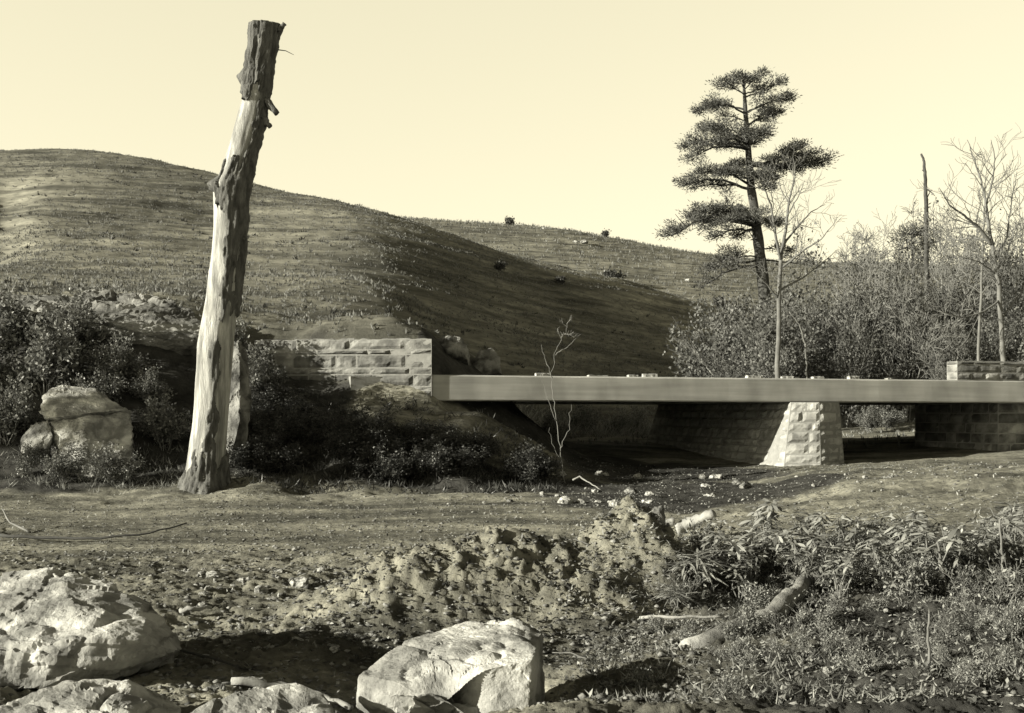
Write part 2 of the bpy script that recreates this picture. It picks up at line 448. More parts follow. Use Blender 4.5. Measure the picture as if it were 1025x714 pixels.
pw = wn.new('ShaderNodeMath'); pw.operation = 'POWER'; pw.inputs[1].default_value = .35; wl.new(bw.outputs[0], pw.inputs[0])
wt = wn.new('ShaderNodeTexCoord'); wx = wn.new('ShaderNodeSeparateXYZ'); wl.new(wt.outputs['Generated'], wx.inputs[0])
wr = wn.new('ShaderNodeValToRGB'); we = wr.color_ramp.elements; we[0].position = .37; we[0].color = (1, 1, 1, 1); we[1].position = .52; we[1].color = (.06, .06, .06, 1)
wl.new(wx.outputs['Z'], wr.inputs['Fac'])
pm = wn.new('ShaderNodeMath'); pm.operation = 'MULTIPLY'; wl.new(pw.outputs[0], pm.inputs[0]); wl.new(wr.outputs['Color'], pm.inputs[1])
pk = wn.new('ShaderNodeMath'); pk.operation = 'MULTIPLY'; pk.inputs[1].default_value = 3.25; wl.new(pm.outputs[0], pk.inputs[0])
wl.new(pk.outputs[0], tn.inputs[6])
bg = wn['Background']; wl.new(tn.outputs[2], bg.inputs['Color']); bg.inputs['Strength'].default_value = .11
sl = bpy.data.lights.new('sun', 'SUN'); sl.energy = 5.0; sl.angle = math.radians(.5); sl.color = (1, .955, .80)
so = bpy.data.objects.new('sun', sl); COL.objects.link(so); so.rotation_euler = sdir.to_track_quat('Z', 'Y').to_euler()
cd = bpy.data.cameras.new('camera'); cam = bpy.data.objects.new('camera', cd); COL.objects.link(cam)
cam.location = (0, 0, EYE); cam.rotation_euler = (PI / 2, 0, 0)
cd.sensor_width = 36; cd.lens = 36 * F / 1025; cd.shift_y = (HOR - 357) / 1025; cd.clip_end = 3000; cd.clip_start = .05
SC.camera = cam
SC.view_settings.view_transform = 'Standard'; SC.view_settings.look = 'None'; SC.view_settings.exposure = 1.0; SC.view_settings.gamma = 1
SC.view_settings.use_curve_mapping = False

# ------------------------------------------------------------------ ground sheet
rows = np.concatenate([np.linspace(-40, 3, 30, endpoint=False), np.arange(3, 4.6, .1), np.arange(4.6, 13, .028), np.arange(13, 32, .075), np.arange(32, 112, .4), np.arange(112, 270, 2.2), np.linspace(270, 1600, 30)])
cols = np.linspace(-1, 1, 580)
hw = .66 * (np.maximum(rows, 0) + 3) + np.where(rows < 3, 25 * sstep(3, -5, rows), 0)
X = hw[:, None] * cols[None]; Yg = np.repeat(rows[:, None], len(cols), 1)
gx, gy = X.ravel(), Yg.ravel()
gz = height(gx, gy)
nr, nc = X.shape
idx = np.arange(nr * nc).reshape(nr, nc)
fc = np.stack([idx[:-1, :-1], idx[:-1, 1:], idx[1:, 1:], idx[1:, :-1]], -1).reshape(-1, 4)
me = arr_mesh('ground', np.stack([gx, gy, gz], -1), fc)
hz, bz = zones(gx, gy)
for nm, a in (('hill', hz), ('humus_shade', bz)):
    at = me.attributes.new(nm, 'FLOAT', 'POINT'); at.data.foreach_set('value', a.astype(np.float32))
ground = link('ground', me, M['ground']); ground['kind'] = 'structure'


def gh(x, y):
    return float(height(np.array([x]), np.array([y]))[0])


def gpt(px, Y, dz=0.0):
    x = (px - 512.5) * Y / F
    return Vector((x, Y, gh(x, Y) + dz))


def scatter(n, y0, y1, px0, px1, rng, power=1.0):
    """random ground points between two distances"""
    t = rng.random(n) ** power
    y = y0 + (y1 - y0) * t
    x = (px0 + (px1 - px0) * rng.random(n) - 512.5) * y / F
    return x, y, height(x, y)


# ------------------------------------------------------------------ rocks
def rock(name, pts, m, label, cat='boulder', group=None, cell=.05, amp=.03, fr=2.5, strata=.0, dents=(), seed=0, sm=1):
    pts = [Vector(p) for p in pts]
    c = sum(pts, Vector()) / len(pts)
    bm = bmesh.new()
    for p in pts: bm.verts.new(p - c)
    r = bmesh.ops.convex_hull(bm, input=bm.verts[:])
    bmesh.ops.delete(bm, geom=[g for g in set(r['geom_interior'] + r['geom_unused']) if isinstance(g, bmesh.types.BMVert)], context='VERTS')
    for _ in range(7):
        es = [e for e in bm.edges if e.calc_length() > cell]
        if not es: break
        bmesh.ops.subdivide_edges(bm, edges=es, cuts=1, use_grid_fill=False)
        bmesh.ops.triangulate(bm, faces=[f for f in bm.faces if len(f.verts) > 3])
        if len(bm.verts) > 30000: break
    for _ in range(sm):
        bmesh.ops.smooth_vert(bm, verts=bm.verts, factor=.5, use_axis_x=True, use_axis_y=True, use_axis_z=True)
    bm.normal_update()
    co = np.array([v.co[:] for v in bm.verts]); no = np.array([v.normal[:] for v in bm.verts])
    d = amp * .5 * fbm(co[:, 0] * fr + seed, co[:, 1] * fr, co[:, 2] * fr, octv=5, seed=seed, gain=.55)
    rid = 1 - np.abs(fbm(co[:, 0] * fr * .7 + 9, co[:, 1] * fr * .7, co[:, 2] * fr * .7, octv=3, seed=seed + 5))
    d = d - amp * 1.2 * np.clip(rid - .82, 0, 1) * 5
    rg = np.random.default_rng(seed + 900)
    lo_, hi_ = co.min(0), co.max(0)
    for cnt, ca in ((22, amp * .3), (420, amp * .12)):
        sd_ = lo_ + (hi_ - lo_) * rg.random((cnt, 3)); cc = rg.uniform(-1, 1, cnt) * ca; tl = rg.normal(0, ca / (np.linalg.norm(hi_ - lo_) / cnt ** .4) * 1.1, (cnt, 3))
        wq = co + .08 * np.linalg.norm(hi_ - lo_) / cnt ** .33 * np.stack([vnoise(co[:, 0] * 9, co[:, 1] * 9, co[:, 2] * 9, seed=seed + q) for q in range(3)], -1)
        nn_ = np.empty(len(co), int)
        for k0 in range(0, len(co), 4000): nn_[k0:k0 + 4000] = ((wq[k0:k0 + 4000, None] - sd_[None]) ** 2).sum(-1).argmin(1)
        d = d + cc[nn_] + ((co - sd_[nn_]) * tl[nn_]).sum(1)
    d = d + amp * .16 * fbm(co[:, 0] * fr * 5, co[:, 1] * fr * 6, co[:, 2] * fr * 9, octv=4, seed=seed + 3, gain=.6)
    if strata:
        d = d + strata * np.sign(np.sin((co[:, 2] + .25 * co[:, 0] * .3 + .05 * fbm(co[:, 0] * 2, co[:, 1] * 2, octv=2, seed=seed)) * 2 * PI / (strata * 7))) * .5
    co2 = co + no * d[:, None]
    for dc, dr, dd in dents:
        q = np.array((Vector(dc) - c)[:]); ds = np.linalg.norm(co - q, axis=1)
        co2 = co2 - no * (dd * np.exp(-(ds / dr) ** 2))[:, None]
    for v, p in zip(bm.verts, co2): v.co = p
    me = bpy.data.meshes.new(name); bm.to_mesh(me); bm.free()
    o = link(name, me, m, None, False); o.location = c
    return tag(o, label, cat, group)


def PP(*t): return [P(*q) for q in t]


def low(px, Y, z): return Vector(((px - 512.5) * Y / F, Y, z))


rock('boulder', PP((-60, 590, 7.3), (25, 571, 7.3), (55, 566, 7.3), (92, 577, 7.25), (150, 598, 7.1), (168, 620, 6.9), (-60, 640, 6.25), (20, 641, 6.2), (85, 640, 6.2), (140, 643, 6.3), (183, 652, 6.6), (-60, 695, 6.05), (36, 692, 6.1), (70, 676, 6.5)) +
     [low(-60, 7.3, -.1), low(100, 7.2, -.1), low(170, 6.95, -.05), low(90, 6.75, -.05)], M['rock'],
     'huge pale flat-topped boulder at the left edge of the creek bed, undercut at the front', cell=.03, amp=.028, fr=2.4, strata=.02, seed=3)
rock('boulder', PP((-15, 712, 5.3), (40, 690, 5.5), (66, 679, 5.6), (130, 677, 5.7), (168, 690, 5.7), (182, 706, 5.6), (-20, 760, 5.0), (90, 740, 4.9), (175, 750, 5.1)) + [low(-20, 5.5, -.1), low(180, 5.7, -.1), low(80, 4.9, -.1)], M['rock'],
     'low pale rock in the bottom left corner, in front of the huge boulder', cell=.03, amp=.025, fr=3, seed=8)
rock('boulder', PP((182, 714, 5.4), (215, 696, 5.5), (255, 688, 5.6), (296, 682, 5.7), (333, 700, 5.6), (200, 750, 5.1), (330, 745, 5.2)) + [low(190, 5.6, -.1), low(335, 5.7, -.1), low(260, 5.0, -.1)], M['rock'],
     'smooth pale rock at the bottom edge between the corner rock and the big block', cell=.03, amp=.02, fr=3, seed=15)
rock('boulder', PP((359, 676, 5.95), (404, 643, 6.25), (430, 634, 6.4), (468, 621, 6.65), (522, 619, 6.65), (544, 629, 6.5), (533, 660, 5.74), (470, 671, 5.66), (424, 681, 5.62), (358, 702, 5.8), (408, 728, 5.55), (460, 738, 5.58), (530, 738, 5.68)) +
     [low(358, 6.2, -.05), low(450, 6.7, -.1), low(545, 6.5, -.05), low(410, 5.6, -.1), low(525, 5.95, -.1)], M['rock'],
     'big angular pale block of rock at the bottom centre of the picture', cell=.022, amp=.02, fr=3.2, seed=23,
     dents=[(P(440, 712, 5.62), .19, .30), (P(415, 735, 5.55), .2, .2), (P(500, 690, 5.78), .08, .10), (P(515, 715, 5.85), .1, .1), (P(475, 735, 5.8), .12, .14)], sm=1)
# boulder with a ledge on the left bank
rock('boulder', PP((38, 412, 21.3), (44, 394, 21.6), (60, 385, 21.9), (95, 389, 21.9), (128, 408, 21.8), (110, 411, 21.2), (64, 417, 20.9), (44, 419, 21.0), (134, 414, 21.9), (100, 420, 21.6), (50, 424, 21.5)) + [low(60, 22.4, 1.7), low(125, 22.4, 1.5)], M['rock'],
     'pale slab of rock capping a broken block on the left bank', cell=.045, amp=.035, fr=1.7, strata=.02, seed=31)
rock('boulder', PP((50, 417, 21.3), (64, 452, 20.8), (82, 457, 20.7), (84, 420, 21.0), (92, 414, 21.35), (132, 414, 21.65), (134, 442, 21.3), (120, 456, 20.95), (104, 440, 21.0), (98, 455, 20.8)) + [low(60, 22, .2), low(130, 22, .2), low(66, 20.8, .3), low(130, 21.1, .3)], M['rock'],
     'broken pale block under the capping slab on the left bank', cell=.045, amp=.045, fr=1.7, strata=.02, seed=33, dents=[(P(108, 430, 21.1), .22, .25), (P(96, 448, 20.8), .12, .12)])
rock('boulder', PP((20, 440, 21.1), (30, 424, 21.3), (48, 420, 21.2), (52, 436, 21.0), (46, 450, 20.9), (24, 450, 20.9)) + [low(25, 21.6, .4), low(50, 21.6, .4)], M['rock_grey'],
     'small dull rock in the weeds left of the capped block', cell=.05, amp=.05, fr=1.8, seed=36)
rock('rock_outcrop', PP((-80, 302, 26.6), (0, 300, 26.6), (50, 299, 26.8), (100, 291, 27), (150, 291, 27), (180, 300, 26.8), (200, 318, 26.3), (206, 338, 25.7), (190, 346, 25.2), (150, 328, 25.1), (110, 320, 25.0), (60, 318, 25.0), (-80, 330, 25.0), (205, 380, 25.5), (190, 385, 25.6)) + [low(-80, 27.5, 2), low(200, 27.5, 2), low(-80, 25.6, 2.0)], M['outcrop'],
     'long pale rock outcrop breaking out of the slope above the left bank', 'rock outcrop', cell=.09, amp=.14, fr=.8, strata=.05, seed=40)
rock('standing_stone', PP((226, 352, 20.9), (238, 338, 21.0), (247, 355, 21.1), (251, 400, 21.0), (248, 432, 20.9), (240, 440, 20.8), (228, 428, 20.75), (222, 400, 20.8), (240, 352, 20.7), (240, 420, 20.5), (228, 470, 21), (246, 470, 21.2)), M['rock_grey'],
     'tall grey slab of rock standing right behind the dead trunk', cell=.06, amp=.05, fr=2, seed=44)
rock('boulder', PP((432, 344, 27.8), (445, 334, 28), (462, 338, 28), (470, 348, 27.9), (468, 360, 27.6), (435, 360, 27.4), (450, 352, 27.2)) + [low(430, 28.4, 2.7), low(470, 28.4, 2.7)], M['rock_grey'],
     'rough grey boulder against the right end of the stone wing wall', cell=.07, amp=.08, fr=1.8, seed=50)
rock('boulder', PP((472, 362, 29), (480, 351, 29.2), (492, 349, 29.2), (501, 358, 29), (503, 374, 28.8), (476, 376, 28.6)) + [low(470, 29.6, 2.4), low(503, 29.6, 2.4)], M['rock_grey'],
     'rounded grey boulder above the left end of the concrete beam', cell=.07, amp=.05, fr=1.8, seed=53)
rock('boulder', PP((648, 516, 10.2), (655, 507, 10.2), (663, 506, 10.2), (667, 520, 10.2), (650, 525, 10.0), (664, 527, 10.05)) + [low(655, 10.4, .5)], M['rock_grey'],
     'small upright dark grey stone on top of the dirt mound', cell=.02, amp=.01, fr=6, seed=61)

# small stones, several moulds then copies
STONES = []
for k in range(6):
    rr = np.random.default_rng(100 + k)
    pts = [Vector((x * 1.0, y * .8, z * .55)) for x, y, z in rdirs(14, rr)]
    o = rock('stone', pts, M['rock'] if k % 3 else M['rock_grey'], 'loose stone', 'stone', 'loose stones in the creek bed', cell=.3, amp=.16, fr=1.2, seed=70 + k, sm=1)
    STONES.append(o)
used = [False] * 6


def stone(px, Y, s, label, group='loose stones in the creek bed', k=None, sq=1.0, dz=.12):
    k = random.randrange(6) if k is None else k
    p = gpt(px, Y); p.z += s * dz
    rot = (random.uniform(-.3, .3), random.uniform(-.3, .3), random.uniform(0, 6.28))
    if not used[k]:
        used[k] = True; o = STONES[k]
        o.location = p; o.rotation_euler = rot; o.scale = (s, s, s * sq); o['label'] = label; o['group'] = group
    else:
        o = dup(STONES[k], p, rot[2], (s, s, s * sq), label, group, rot[:2])
    return o


L1 = 'small pale stone lying in the rubble of the creek bed'
stone(215, 10.0, .14, 'rounded pale stone alone in the rubble right of the huge boulder', k=1)
stone(298, 9.6, .11, 'pale stone at the left foot of the dirt mound', k=2)
stone(262, 9.4, .09, L1, k=4)
stone(703, 23.5, .17, 'pale stone in the shaded creek under the bridge', k=5)
for _ in range(30):
    stone(random.uniform(185, 340), random.uniform(8.0, 10.8), random.uniform(.02, .07), L1)
for _ in range(26):
    stone(random.uniform(180, 365), random.uniform(6.3, 9.6), random.uniform(.035, .09), 'angular pale stone in the rubble between the big rocks', 'angular stones between the big rocks', sq=random.uniform(.6, 1))
for _ in range(14):
    stone(random.uniform(0, 330), random.uniform(10.8, 12.6), random.uniform(.02, .05), L1)
for _ in range(30):
    stone(random.uniform(340, 690), random.uniform(7.2, 9.6), random.uniform(.018, .05), 'small clod-sized stone on the side of the dirt mound', 'stones on the dirt mound')
for _ in range(26):
    stone(random.uniform(560, 760), random.uniform(17, 25), random.uniform(.05, .2), 'small stone in the shaded creek channel before the bridge', 'stones in the shaded channel')
for _ in range(24):
    stone(random.uniform(760, 1025), random.uniform(15, 27), random.uniform(.03, .08), 'small stone on the sunlit gravel bar before the pier', 'stones on the gravel bar')
for _ in range(14):
    stone(random.uniform(440, 600), random.uniform(17.5, 21), random.uniform(.04, .1), 'pale stone at the foot of the dark bank', 'stones at the foot of the bank')
for _ in range(12):
    stone(random.uniform(640, 1010), random.uniform(5.8, 8), random.uniform(.018, .045), 'pale stone among the weeds in the right foreground', 'stones among the right-hand weeds')

# ------------------------------------------------------------------ bridge and walls
U = Vector((15.55, 4.5, 0)).normalized(); V = Vector((-U.y, U.x, 0)); ZU = Vector((0, 0, 1))
B0 = Vector((-1.656, 25.3, 0))                  # front face of the beam at the left wall
ZB, ZT = 1.89, 2.49


def bp(s, t, z): return B0 + U * s + V * t + ZU * z


def stones_on(mb, p00, p10, p11, p01, out, courses, mean, rng, raise_=.05, gap=.018, rough=.02):
    """rock-faced ashlar on a four-cornered face; p00-p10 bottom edge, out = outward normal"""
    def bil(a, b): return (p00 * (1 - a) + p10 * a) * (1 - b) + (p01 * (1 - a) + p11 * a) * b
    Wd = ((p10 - p00).length + (p11 - p01).length) / 2; Hh = ((p01 - p00).length + (p11 - p10).length) / 2
    tot = sum(courses); zb = 0
    for ch in courses:
        b0 = zb / tot; b1 = (zb + ch) / tot; zb += ch
        cuts = [0.0]
        while cuts[-1] < 1:
            cuts.append(cuts[-1] + mean * rng.uniform(.45, 1.6) / Wd)
        cuts[-1] = 1.0
        if len(cuts) > 2 and 1 - cuts[-2] < .3 * mean / Wd: cuts.pop(-2)
        for a0, a1 in zip(cuts[:-1], cuts[1:]):
            wob = rng.uniform(-.1, .1) * (b1 - b0)
            ga = gap / Wd * rng.uniform(.4, 1.3); gb = gap / Hh * rng.uniform(.4, 1.3)
            na = max(3, int((a1 - a0) * Wd / .09)); nb = max(3, int((b1 - b0) * Hh / .07))
            base = len(mb.v); pr = raise_ * rng.uniform(.3, 1.25); ph = rng.uniform(0, 50, 2)
            tl = rng.uniform(-.5, .5, 2)
            for j in range(nb + 1):
                for i in range(na + 1):
                    fa, fb = i / na, j / nb
                    a = a0 + ga + (a1 - a0 - 2 * ga) * fa; b = b0 + gb + (b1 - b0 - 2 * gb) * fb
                    e = min(fa, 1 - fa) * na, min(fb, 1 - fb) * nb
                    rise = 0 if min(e) < .01 else pr * (1 + tl[0] * (fa - .5) + tl[1] * (fb - .5)) + rough * float(vnoise(np.array([fa * na * .45 + ph[0]]), np.array([fb * nb * .45 + ph[1]]), seed=2)[0])
                    mb.v.append(bil(a, b) + out * rise)
            for j in range(nb):
                for i in range(na):
                    q = base + j * (na + 1) + i
                    mb.f.append((q, q + 1, q + na + 2, q + na + 1))


def prism(mb, bottom, top):
    n = len(bottom); b = len(mb.v)
    mb.v += list(bottom) + list(top)
    for i in range(n):
        j = (i + 1) % n
        mb.f.append((b + i, b + j, b + n + j, b + n + i))
    mb.f.append(tuple(range(b + n - 1, b - 1, -1))); mb.f.append(tuple(range(b + n, b + 2 * n)))


rw = np.random.default_rng(5)
bridge = empty('road_bridge', bp(4, 4, 0), 'low concrete road bridge on stone piers across the creek', 'bridge')
inv = Matrix.Translation(-bridge.location)


def bpart(mb, name, m, parent=None, smooth=False):
    parent = parent or bridge
    o = mb.build(name, m, parent, smooth)
    o.matrix_parent_inverse = Matrix.Translation(-bridge.location)
    return o


def cast_beam(t0, t1, s0, s1):
    b = MB(); n = 90
    bot, top = ZB, ZT
    prof = [(t0, bot + .03), (t0 + .03, bot), (t1, bot), (t1, top), (t0 + .035, top), (t0, top - .035)]
    if t0 > 3: prof = [(t0, bot), (t1 - .03, bot), (t1, bot + .03), (t1, top - .03), (t1 - .03, top), (t0, top)]
    for i in range(n + 1):
        s = s0 + (s1 - s0) * i / n
        for k, (t, z) in enumerate(prof):
            b.v.append(bp(s, t + random.uniform(-.002, .002), z + random.uniform(-.004, .004)))
    m = len(prof)
    for i in range(n):
        for k in range(m):
            b.f.append((i * m + k, (i + 1) * m + k, (i + 1) * m + (k + 1) % m, i * m + (k + 1) % m))
    b.f.append(tuple(range(m))); b.f.append(tuple(n * m + k for k in range(m - 1, -1, -1)))
    return b


bpart(cast_beam(0, .38, -.19, 24), 'edge_beam', M['concrete'])
bpart(cast_beam(8.3, 8.68, -1.5, 24), 'edge_beam', M['concrete'])
dk = MB(); dk.box(bp(-2.0, .383, 2.08), U * 26, V * 7.914, ZU * .37)
bpart(dk, 'deck', M['slab'])


def pier(bot, topc, name):
    """bot/topc: plan corners a,b,c,d of the nose then far left, far right"""
    core = MB()
    cen = sum(bot, Vector()) / len(bot)
    prism(core, bot, topc)
    o = bpart(core, name, M['mortar'])
    st = MB(); n = len(bot)
    for i in range(n):
        j = (i + 1) % n
        if i == 3: pass
        p00, p10, p11, p01 = bot[i], bot[j], topc[j], topc[i]
        out = (p10 - p00).cross(p01 - p00).normalized()
        if out.dot((p00 + p10) / 2 - cen) < 0: out = -out
        L = (p10 - p00).length
        hgt = p01.z - p00.z
        cs = []
        while sum(cs) < hgt: cs.append(rw.uniform(.17, .32))
        stones_on(st, p00, p10, p11, p01, out, cs, .5 if L < 3 else .7, rw, raise_=.045, rough=.03)
    s = st.build('stonework', M['pale_stone'], o, False)
    return o


zt = ZB - .004


def at(px, Y, z): return low(px, Y, z)


zb0 = .1
botn = [at(764, 28.05, zb0), at(784, 27.45, zb0), at(822, 27.4, zb0), at(846, 28.1, zb0)]
topn = [at(784, 28.25, zt), at(792, 27.78, zt), at(820, 27.75, zt), at(840, 28.2, zt)]
bl = botn[0] + V * 8.0; br = botn[3] + V * 8.0
botn += [br, bl]; topn += [topn[3] + V * 7.9, topn[0] + V * 7.9]
pier(botn, topn, 'pier')
# abutment of the far right bank: dark inner side and a front face at the frame's edge
a0 = at(999, 30.3, .2); a1 = at(916, 33.6, .2)
ab_b = [a0, a0 + U * 6, a1 + U * 8, a1 + U * .9 + V * .3, a1]
ab = MB(); prism(ab, ab_b, [Vector((p.x, p.y, zt)) for p in ab_b])
oa = bpart(ab, 'abutment', M['slab'])
st = MB()
for (p, q) in ((a1, a0), (a0, a0 + U * 6), (a1 + U * .9 + V * .3, a1)):
    out = Vector(((q - p).y, -(q - p).x, 0)).normalized()
    cs = [.3] * 6
    stones_on(st, p, q, Vector((q.x, q.y, zt)), Vector((p.x, p.y, zt)), out, cs, .7, rw, raise_=.03)
st.build('stonework', M['stone'], oa, False)
# parapet at the right end
q0 = at(955, 29.35, 0); s_ = (q0 - B0).dot(U)
pp = MB(); prism(pp, [bp(s_, .02, ZT + .002), bp(24, .02, ZT + .002), bp(24, .44, ZT + .002), bp(s_, .44, ZT + .002)], [bp(s_, .02, ZT + .5), bp(24, .02, ZT + .5), bp(24, .44, ZT + .5), bp(s_, .44, ZT + .5)])
opar = bpart(pp, 'parapet', M['mortar'])
st = MB(); cs = [.2, .22, .1]
stones_on(st, bp(s_, .02, ZT + .01), bp(24, .02, ZT + .01), bp(24, .02, ZT + .5), bp(s_, .02, ZT + .5), -V, cs, .8, rw, raise_=.03)
stones_on(st, bp(s_, .44, ZT + .01), bp(s_, .02, ZT + .01), bp(s_, .02, ZT + .5), bp(s_, .44, ZT + .5), -U, cs, .5, rw, raise_=.03)
stones_on(st, bp(s_, .02, ZT + .5), bp(24, .02, ZT + .5), bp(24, .44, ZT + .5), bp(s_, .44, ZT + .5), ZU, [.42], .8, rw, raise_=.03)
st.build('stonework', M['stone'], opar, False)

# wing wall on the left
wall = empty('stone_wing_wall', Vector((-3, 25.3, 2.0)), 'coursed ashlar wing wall at the left end of the bridge', 'stone wall')
e0 = at(255, 25.75, 0); e1 = at(432, 25.2, 0)


def wz(p, z): return Vector((p.x, p.y, z))


zt_w, zb_w = 3.31, 1.85
back = Vector((-.14, .7, 0))
core = MB(); prism(core, [wz(e0, zb_w), wz(e1, zb_w), wz(e1 + back, zb_w), wz(e0 + back, zb_w)], [wz(e0, zt_w), wz(e1, zt_w), wz(e1 + back, zt_w), wz(e0 + back, zt_w)])
oc = core.build('masonry_core', M['mortar'], wall, False); oc.matrix_parent_inverse = Matrix.Translation(-wall.location)
st = MB()
outw = Vector(((e1 - e0).y, -(e1 - e0).x, 0)).normalized()
stones_on(st, wz(e0, zb_w), wz(e1, zb_w), wz(e1, zt_w), wz(e0, zt_w), outw, [.3, .1, .3, .16, .34, .12, .26], .85, rw, raise_=.035, gap=.016, rough=.035)
stones_on(st, wz(e1, zb_w), wz(e1 + back, zb_w), wz(e1 + back, zt_w), wz(e1, zt_w), U, [.34, .13, .34, .2, .3, .17], .5, rw, raise_=.02, gap=.02)
stones_on(st, wz(e0, zt_w), wz(e1, zt_w), wz(e1 + back, zt_w), wz(e0 + back, zt_w), ZU, [.6], .7, rw, raise_=.03, gap=.02)
os_ = st.build('stonework', M['stone'], wall, False); os_.matrix_parent_inverse = Matrix.Translation(-wall.location)

# small blocks lying along the edge of the deck
BL = [(545, .34, .07), (600, .5, .03), (636, .24, .05), (653, .36, .08), (758, .42, .07), (791, .3, .06), (822, .3, .06), (857, .28, .08), (893, .14, .04)]
for k, (px, ln, hh) in enumerate(BL):
    Y = 1 / (.03953 + (px - 440) / 585 * (.03356 - .03953)); s = (low(px, Y, 0) - B0).dot(U)
    b = MB(); o_ = Vector((0, 0, 0)); n = 6
    prof = [(0, 0), (.14, 0), (.14, hh * .85), (.1, hh), (.03, hh), (0, hh * .8)]
    for i in range(n + 1):
        for t, z in prof:
            b.v.append(Vector((-ln / 2 + ln * i / n + random.uniform(-.01, .01), t + random.uniform(-.012, .012), max(0, z + random.uniform(-.012, .008) if z else 0))))
    m_ = len(prof)
    for i in range(n):
        for q in range(m_): b.f.append((i * m_ + q, (i + 1) * m_ + q, (i + 1) * m_ + (q + 1) % m_, i * m_ + (q + 1) % m_))
    b.f.append(tuple(range(m_))); b.f.append(tuple(n * m_ + q for q in range(m_ - 1, -1, -1)))
    o = b.build('edge_block', M['rock'], None, False)
    o.location = bp(s, random.uniform(.05, .12), ZT + .001); o.rotation_euler = (0, 0, math.atan2(U.y, U.x) + random.uniform(-.15, .15))
    lab = ['pale block on the beam beside the bare sapling, leftmost of the row', 'long flat pale slab on the beam, second block from the left', 'small flat block on the beam just left of a thicker one', 'thick pale block on the beam left of the pier',
           'long pale block on the beam above the left edge of the pier', 'pale block on the beam above the middle of the pier', 'pale block on the beam above the right edge of the pier', 'square white block on the beam right of the pier', 'tiny block on the beam, last before the parapet'][k]
    tag(o, lab, 'block', 'blocks lying along the beam')

# ------------------------------------------------------------------ dead trunk on the left
SN = [(497, 183, 226), (487, 185, 225), (470, 187, 224), (440, 191, 226), (400, 195, 229), (370, 197, 231), (345, 198, 233), (300, 207, 238), (250, 213, 243), (215, 215, 245), (196, 215, 247), (186, 214, 249), (178, 219, 250), (165, 224, 252), (150, 229, 256), (125, 236, 263), (100, 243, 267), (75, 247, 269), (50, 251, 275), (12, 254, 279)]
SY = 20.0
sn_y = np.array([s[0] for s in SN])[::-1]; sn_l = np.array([s[1] for s in SN])[::-1]; sn_r = np.array([s[2] for s in SN])[::-1]
tz0 = gh((205 - 512.5) * SY / F, SY) - .15


def trunk_ring(z):
    py = HOR - (z - EYE) * F / SY
    l = np.interp(py, sn_y, sn_l); r = np.interp(py, sn_y, sn_r)
    return ((l + r) / 2 - 512.5) * SY / F, (r - l) / 2 * SY / F, py


NR, NS = 190, 56
ztop = P(0, 25.5, SY).z
zs = np.linspace(tz0, ztop, NR); ph = np.linspace(0, 2 * PI, NS, endpoint=False)       # ph 0 faces the camera, pi/2 right
TV = np.zeros((NR, NS, 3)); rad = np.zeros((NR, NS)); cx = np.zeros(NR)
for i, z in enumerate(zs):
    c, r, py = trunk_ring(z); cx[i] = c
    flare = np.exp(-(z - tz0) / .22)
    rr = r * (1 + .05 * fbm(np.cos(ph) * 1.4 + 3, np.sin(ph) * 1.4, np.full(NS, z * .9), octv=4, seed=9) + .03 * fbm(np.cos(ph) * 4, np.sin(ph) * 4, np.full(NS, z * .9), octv=3, seed=10))
    rr = rr + flare * (.08 + .10 * np.clip(np.sin(ph * 3 + .6) + .3 * np.sin(ph * 5), -.2, 1.5))
    rad[i] = rr
    TV[i, :, 0] = c + np.sin(ph) * rr; TV[i, :, 1] = SY - np.cos(ph) * rr; TV[i, :, 2] = z
root = empty('dead_tree', Vector((cx[0], SY, tz0 + .15)), 'tall leaning dead tree trunk, half stripped of bark, topped off, on the left', 'tree')


def rootpart(me, name, m, smooth=True):
    o = link(name, me, m, root, smooth); o.matrix_parent_inverse = Matrix.Translation(-root.location); return o


ii = np.arange(NR * NS).reshape(NR, NS)
fq = np.stack([ii[:-1], np.roll(ii[:-1], -1, 1), np.roll(ii[1:], -1, 1), ii[1:]], -1).reshape(-1, 4)
tv = TV.reshape(-1, 3)
tme = bpy.data.meshes.new('trunk'); tme.from_pydata(tv.tolist(), [], fq.tolist() + [list(ii[-1])]); tme.update()
rootpart(tme, 'trunk', M['wood_bare'])
